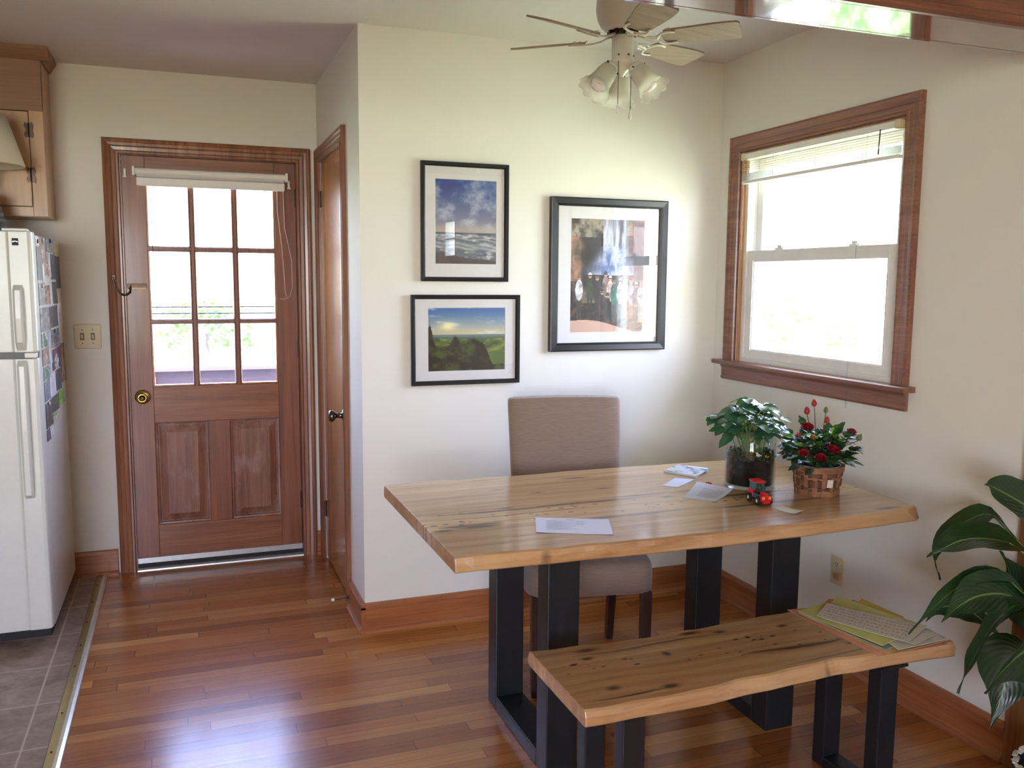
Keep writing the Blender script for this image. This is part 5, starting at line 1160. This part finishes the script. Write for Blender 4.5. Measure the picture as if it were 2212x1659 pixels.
# ---------------------------------------------------------------- toy brick and toy truck
M_red = plain('red_toy_plastic', rgb(196, 30, 34), .25, var=.03); M_teal = plain('teal_toy_plastic', rgb(44, 108, 112), .25); M_tyre = plain('toy_tyre', rgb(20, 20, 20), .6); M_hub = plain('ivory_hub', rgb(216, 208, 190), .35)
M_yellow = plain('yellow_toy_plastic', rgb(226, 184, 52), .3); M_orange = plain('orange_toy_plastic', rgb(224, 130, 44), .3); M_tglass = pane('teal_toy_windscreen', (.35, .62, .64), 1.5)
def studs(bm, x0, x1, y0, y1, z, nx, ny):
    for i in range(nx):
        for j in range(ny): cyl(bm, (x0+(x1-x0)*(i+.5)/nx, y0+(y1-y0)*(j+.5)/ny, z), (x0+(x1-x0)*(i+.5)/nx, y0+(y1-y0)*(j+.5)/ny, z+.0018), .0024, 10)
tb = thing('toy_brick', 'single small red toy brick lying between the papers on the table', 'toy brick', (1.013, -.960, TZ)); tb.rotation_euler = (0, 0, .3)
bm = new(); box(bm, (-.008, -.008, .0006), (.008, .008, .0102)); studs(bm, -.008, .008, -.008, .008, .0102, 2, 2); bmesh.ops.transform(bm, matrix=world_of(tb), verts=bm.verts[:]); obj('brick_body', bm, M_red, tb)
tt = thing('toy_truck', 'small red and teal block toy truck in front of the glass planter', 'toy truck', (1.035, -1.215, TZ)); tt.rotation_euler = (0, 0, math.radians(-96))
TM = world_of(tt) @ Matrix.Diagonal((1.15, 1.15, 1.28, 1))
def tp(nm, bm, m, par=None, **kw):
    bmesh.ops.transform(bm, matrix=TM, verts=bm.verts[:]); return obj(nm, bm, m, par or tt, **kw)
# local x = forward
bm = new(); box(bm, (-.034, -.012, .008), (.034, .012, .014)); tp('chassis', bm, M_tyre, bev=.0006)
for x in (-.022, .024):
    for s_ in (1, -1):
        bm = new(); lathe(bm, [(.0045, -.0045), (.0095, -.0045), (.0112, -.003), (.0112, .003), (.0095, .0045), (.0045, .0045)], (x, s_*.0175, .0118), (0, 1, 0), 22); wh = tp('wheel', bm, M_tyre, smooth=False)
        bm = new(); lathe(bm, [(.0003, .0040), (.0045, .0046), (.0058, .0040), (.0058, -.002)], (x, s_*.0175, .0118), (0, s_, 0), 16); tp('hub', bm, M_hub, wh)
bm = new(); box(bm, (-.032, -.015, .014), (-.010, -.011, .034)); box(bm, (-.032, .011, .014), (-.010, .015, .034)); box(bm, (-.034, -.015, .014), (-.030, .015, .034)); tp('side_panel', bm, M_red, bev=.0005)
bm = new(); box(bm, (-.010, -.0145, .014), (.008, .0145, .026)); tp('door_block', bm, M_teal, bev=.0005)
bm = new(); box(bm, (-.030, -.014, .034), (-.024, .014, .052)); box(bm, (-.024, -.014, .034), (.002, -.0125, .052)); box(bm, (-.024, .0125, .034), (.002, .014, .052)); tp('rear_window', bm, M_teal, bev=.0005)
bm = new(); prism(bm, [(.010, .026), (.012, .026), (.004, .052), (.002, .052)], 'Y', -.014, .014); prism(bm, [(.012, .026), (.016, .026), (.016, .030), (.011, .030)], 'Y', -.014, .014); tp('windscreen', bm, M_tglass)
bm = new(); box(bm, (-.032, -.0155, .052), (.006, .0155, .0552)); studs(bm, -.032, .006, -.0155, .0155, .0552, 5, 4); tp('roof', bm, M_red)
bm = new(); box(bm, (.014, -.010, .014), (.036, .010, .026)); prism(bm, [(.014, .026), (.034, .026), (.030, .030), (.014, .031)], 'Y', -.007, .007); box(bm, (.033, -.016, .012), (.038, .016, .024)); box(bm, (.036, -.010, .006), (.040, .010, .014)); studs(bm, .016, .030, -.004, .004, .030, 2, 1); tp('bonnet', bm, M_red, bev=.0004)
for s_ in (1, -1):
    bm = new(); box(bm, (.0378, s_*.0095-.004, .0170), (.0398, s_*.0095+.004, .0235)); tp('headlight', bm, M_orange, bev=.0005)
bm = new(); box(bm, (.0378, -.004, .0145), (.0388, .004, .0160)); tp('grille', bm, M_tyre)
tf = thing('toy_figure', 'tiny yellow-faced toy driver with black cap in the toy truck', 'toy figure', tuple(TM @ V((.001, 0, .026))))
bm = new(); box(bm, (-.0045, -.006, .0262), (.0035, .006, .036)); bmesh.ops.transform(bm, matrix=TM, verts=bm.verts[:]); obj('torso', bm, M_red, tf, bev=.0008)
bm = new(); lathe(bm, [(.0003, .036), (.0032, .036), (.0042, .037), (.0042, .043), (.0032, .0442), (.0003, .0442)], (.0005, 0, 0), seg=16); bmesh.ops.transform(bm, matrix=TM, verts=bm.verts[:]); obj('head', bm, M_yellow, tf, smooth=False)
bm = new(); lathe(bm, [(.0048, .0415), (.0050, .0455), (.003, .0482), (.0003, .0486)], (-.0003, 0, 0), seg=16, cap0=True); box(bm, (.003, -.003, .0425), (.0075, .003, .0432)); bmesh.ops.transform(bm, matrix=TM, verts=bm.verts[:]); obj('cap', bm, M_tyre, tf)

# ---------------------------------------------------------------- peace lily in a pot by the right jamb
PX, PY = 1.475, -2.0
pl = thing('potted_peace_lily', 'large dark green peace lily with drooping glossy leaves beside the bench', 'potted plant', (PX, PY, 0))
bm = new(); lathe(bm, [(.10, .0), (.11, .004), (.138, .165), (.148, .168), (.150, .190), (.140, .192), (.136, .170), (.13, .162), (.0005, .162)], (PX, PY, 0), seg=40, cap0=True); obj('pot', bm, plain('black_pot', rgb(24, 24, 26), .4), pl, smooth=False, bev=.001)
bm = new()
for i in range(60):
    an = i*2*PI/60; r_ = .138+.004*math.sin(i*1.7); 
    obox(bm, V((PX+math.cos(an)*r_, PY+math.sin(an)*r_, .1935+.002*math.sin(i*2.3))), (.006, .010, .0018), Euler((0, .3*math.sin(i), an)).to_matrix())
obj('pot_liner', bm, M_offw, pl)
bm = new(); lathe(bm, [(.0005, .176), (.08, .174), (.135, .168)], (PX, PY, 0), seg=24); obj('soil', bm, M_soil, pl)
k = NT('lily_leaf'); sp_ = k.n('ShaderNodeUVMap'); s_ = k.n('ShaderNodeSeparateXYZ'); k.l(sp_.outputs[0], s_.inputs[0])
vv = k.math('SUBTRACT', k.math('MULTIPLY', s_.outputs[1], 13), k.math('MULTIPLY', k.math('ABSOLUTE', k.math('SUBTRACT', s_.outputs[0], .5)), 9))
wv = k.math('SINE', k.math('MULTIPLY', vv, 6.283)); mid = k.math('LESS_THAN', k.math('ABSOLUTE', k.math('SUBTRACT', s_.outputs[0], .5)), .022)
nz = k.noise(k.coord(), 14, 3); col = k.ramp(nz, [(.3, rgb(18, 42, 22)), (.7, rgb(32, 64, 32))]); col = k.mix(k.math('MULTIPLY', k.math('MAXIMUM', wv, 0), .12), col, rgb(54, 90, 46)); col = k.mix(mid, col, rgb(96, 130, 66))
k.bump(wv, .22, .0009); k.set(Base_Color=col, Roughness=.3); tl = k.n('ShaderNodeBsdfTranslucent'); tl.inputs[0].default_value = (*rgb(70, 130, 40), 1); m1 = k.n('ShaderNodeMixShader'); m1.inputs[0].default_value = .12
k.l(k.b.outputs[0], m1.inputs[1]); k.l(tl.outputs[0], m1.inputs[2]); k.l(m1.outputs[0], k.out.inputs[0]); M_lily = k.m
def catmull(P, n):
    P = [V(p) for p in P]; Q = [P[0]*2-P[1]]+P+[P[-1]*2-P[-2]]; out = []
    for j in range(n+1):
        s = j/n*(len(P)-1); i = min(int(s), len(P)-2); t = s-i; a, b, c_, d = Q[i:i+4]
        out.append(.5*((2*b)+(c_-a)*t+(2*a-5*b+4*c_-d)*t*t+(3*b-a-3*c_+d)*t**3))
    return out
def bigleaf(P, W_, side, fold=.25, wave=.004, prof=(.0, .55, .95, 1.0, .82, .45, .12, .0)):
    """P midrib points base->tip, side = direction of blade half width"""
    n = 18; C_ = catmull(P, n); bm = new(); uv = []; rows = []; side = V(side).normalized()
    for i, c_ in enumerate(C_):
        t = i/n; tg = (C_[min(i+1, n)]-C_[max(i-1, 0)]).normalized(); s_ = (side-tg*side.dot(tg)).normalized(); nn = s_.cross(tg)
        if nn.z < 0 and abs(nn.z) > .3: nn = -nn
        w_ = float(np.interp(t*(len(prof)-1), range(len(prof)), prof))*W_/2+.0006
        rows.append([(bm.verts.new(c_+s_*w_*q+nn*(fold*w_*abs(q)**1.3+wave*math.sin(t*19+q*2)*abs(q))), (q/2+.5, t)) for q in (-1, -.66, -.33, 0, .33, .66, 1)])
    ul = bm.loops.layers.uv.new('UVMap')
    for i in range(n):
        for j in range(6):
            q = (rows[i][j], rows[i][j+1], rows[i+1][j+1], rows[i+1][j]); f = bm.faces.new([a[0] for a in q])
            for lp_, a in zip(f.loops, q): lp_[ul].uv = a[1]
    o = obj('leaf', bm, M_lily, pl, smooth=True); return o
crown = V((PX+.02, PY+.0, .30))
LV = [ # midrib points (x,y,z), width, side direction
 ([(1.60, -1.86, .77), (1.50, -1.80, .845), (1.40, -1.76, .905), (1.375, -1.75, .915)], .125, (.45, .5, .9)),
 ([(1.60, -1.70, .70), (1.57, -1.62, .775), (1.50, -1.60, .765), (1.41, -1.60, .72), (1.365, -1.61, .665), (1.378, -1.62, .60)], .070, (.1, .8, .5)),
 ([(1.58, -1.80, .665), (1.46, -1.77, .745), (1.33, -1.75, .765), (1.24, -1.75, .748), (1.182, -1.75, .730)], .115, (.1, .9, .45)),
 ([(1.55, -1.80, .48), (1.60, -1.72, .53), (1.58, -1.68, .62), (1.535, -1.68, .69)], .14, (.6, .3, .5)),
 ([(1.53, -1.84, .56), (1.44, -1.80, .645), (1.36, -1.76, .660), (1.26, -1.75, .610), (1.19, -1.75, .562), (1.136, -1.75, .520)], .055, (.2, .9, .5)),
 ([(1.52, -1.86, .54), (1.42, -1.82, .615), (1.33, -1.80, .622), (1.25, -1.80, .600), (1.195, -1.80, .565)], .130, (.15, .75, .75)),
 ([(1.50, -1.72, .46), (1.42, -1.68, .53), (1.34, -1.66, .535), (1.29, -1.66, .50)], .09, (.2, .6, .8)),
 ([(1.48, -1.90, .52), (1.42, -1.86, .605), (1.34, -1.85, .575), (1.27, -1.85, .49), (1.235, -1.85, .43), (1.214, -1.85, .385)], .075, (.5, .8, .1)),
 ([(1.50, -1.97, .53), (1.42, -1.96, .560), (1.33, -1.95, .535), (1.25, -1.95, .490), (1.19, -1.95, .435)], .25, (.45, -.15, .9)),
 ([(1.50, -1.84, .45), (1.46, -1.80, .42), (1.44, -1.80, .33), (1.40, -1.80, .225)], .16, (.62, -.78, 0)),
 ([(1.52, -2.08, .55), (1.55, -2.22, .68), (1.56, -2.38, .66), (1.56, -2.50, .56)], .14, (.9, 0, .4)),
 ([(1.40, -2.05, .52), (1.36, -2.20, .62), (1.34, -2.36, .60), (1.33, -2.48, .50)], .13, (.9, 0, .4)),
 ([(1.50, -1.98, .62), (1.53, -1.99, .80), (1.57, -2.02, .92), (1.61, -2.06, .98)], .13, (0, .9, .4))]
for P, W_, sd in LV:
    lf = bigleaf(P, W_, sd)
    bm = new(); p1 = V(P[0]); tube(bm, [V((PX+(p1.x-PX)*.15, PY+(p1.y-PY)*.15, .17)), V((PX+(p1.x-PX)*.45, PY+(p1.y-PY)*.45, .17+(p1.z-.17)*.6)), p1, V(P[1])], [.0055, .005, .004, .0025], 7); obj('petiole', bm, M_stem, lf, smooth=True)

# ---------------------------------------------------------------- outdoors
k = NT('lawn'); f = k.noise(k.coord(), 1.2, 5, .6); g = k.noise(k.coord(), 20, 3); col = k.ramp(k.math('MULTIPLY_ADD', g, .4, k.math('MULTIPLY', f, .6)), [(.3, rgb(148, 152, 116)), (.7, rgb(180, 183, 148))]); k.set(Base_Color=col, Roughness=.9)
bm = new(); box(bm, (-60, -60, -.55), (60, 70, -.45)); struct('ground', bm, k.m, label='sunlit green lawn outside')
# porch deck and railing outside the entry door
M_deck = wood('porch_deck_wood', rgb(150, 134, 120), rgb(176, 160, 146), rgb(196, 182, 166), 'X', rough=.8)
bm = new(); box(bm, (-3.0, D+.16, -.12), (1.2, 3.0, -.06)); struct('porch_floor', bm, M_deck, label='wooden porch floor outside the door')
M_rail = plain('porch_rail_paint', rgb(84, 66, 74), .6, var=.1)
pr_ = thing('porch_railing', 'dark brown porch railing seen through the lower door panes', 'railing', (-.6, 2.85, -.06))
bm = new(); box(bm, (-2.9, 2.78, .835), (1.1, 2.93, .865)); obj('handrail', bm, M_rail, pr_, bev=.004)
bm = new(); box(bm, (-2.9, 2.83, .74), (1.1, 2.87, .835)); obj('top_rail', bm, M_rail, pr_)
bm = new(); box(bm, (-2.9, 2.83, .03), (1.1, 2.87, .74)); obj('board_panel', bm, M_rail, pr_)
for x in (-2.85, -.9, 1.05):
    bm = new(); box(bm, (x-.045, 2.80, -.06), (x+.045, 2.90, .834)); obj('post', bm, M_rail, pr_)
M_bush = leafmat('shrub_leaf', rgb(62, 96, 48), rgb(104, 140, 78), .6)
def bush(nm, lab, x, y, zb, rx, rz, n, seed, cat='shrub', ls=.16):
    rn = random.Random(seed); t = thing(nm, lab, cat, (x, y, zb)); bm = new()
    for i in range(n):
        an = rn.uniform(0, 2*PI); el = math.asin(rn.uniform(-.3, 1)); r_ = rn.uniform(.75, 1.05)*(1+.2*math.sin(an*3+seed)); c_ = V((x+rx*r_*math.cos(an)*math.cos(el), y+rx*r_*math.sin(an)*math.cos(el), zb+rz*.55+rz*.5*r_*math.sin(el)))
        leaf(bm, c_, V((rn.uniform(-1, 1), rn.uniform(-1, 1), rn.uniform(-1, .6))), V((rn.uniform(-.5, .5), rn.uniform(-.5, .5), 1)), ls*rn.uniform(.7, 1.3), ls*.6, .2, .2, 0, 3)
    obj('foliage', bm, M_bush, t)['kind'] = 'stuff'
    bm = new(); tube(bm, [(x, y, zb), (x, y, zb+rz*.6)], .05*rx+.02, 7); obj('trunk', bm, M_rail, t); return t
for i, (x, y, r_, h, c__) in enumerate(((-2.0, 10.5, .85, 1.75, 'bush beyond the porch, through the lower left door pane'), (-.3, 13.5, .8, 1.6, 'bush beyond the porch, through the lower middle door pane'), (8.5, 8.2, 1.2, 1.5, 'low bush on the lawn through the lower right window glass'), (6.3, 3.9, .7, .75, 'small bush low in the double-hung window'))):
    bush('shrub', 'pale green leafy '+c__, x, y, -.45, r_, h, 420, 50+i)
bush('tree', 'distant pale tree crown through the right edge of the double-hung window', 17, 12, -.45, 1.6, 3.4, 600, 77, 'tree', .3)
# brick wall and downspout of the projecting rear room, reflected in the picture glass
k = NT('red_brick'); br = k.n('ShaderNodeTexBrick'); mp = k.n('ShaderNodeMapping'); tcx = k.n('ShaderNodeTexCoord'); k.l(tcx.outputs['Object'], mp.inputs[0]); mp.inputs['Rotation'].default_value = (PI/2, 0, 0); k.l(mp.outputs[0], br.inputs['Vector'])
br.inputs['Scale'].default_value = 4.6; br.inputs['Color1'].default_value = (*rgb(132, 66, 54), 1); br.inputs['Color2'].default_value = (*rgb(156, 84, 68), 1); br.inputs['Mortar'].default_value = (*rgb(180, 170, 160), 1); k.set(Base_Color=br.outputs[0], Roughness=.85)
bm = new(); box(bm, (XB+T+.001, NY0+.101, -.45), (2.18, NY0+.16, H)); struct('wall_brick', bm, k.m, label='red brick outer wall beside the window')
bm = new(); box(bm, (XB+T+.10, NY0+.17, -.4), (XB+T+.17, NY0+.23, H-.02)); o = obj('downspout', bm, M_white, None, bev=.01); seat(o); tag(o, 'white downspout on the brick wall outside the window', 'downspout')
o = bpy.data.objects.get('trim_4')
# clean helper keys
for o in list(bpy.data.objects):
    if '_inv' in o: del o['_inv']
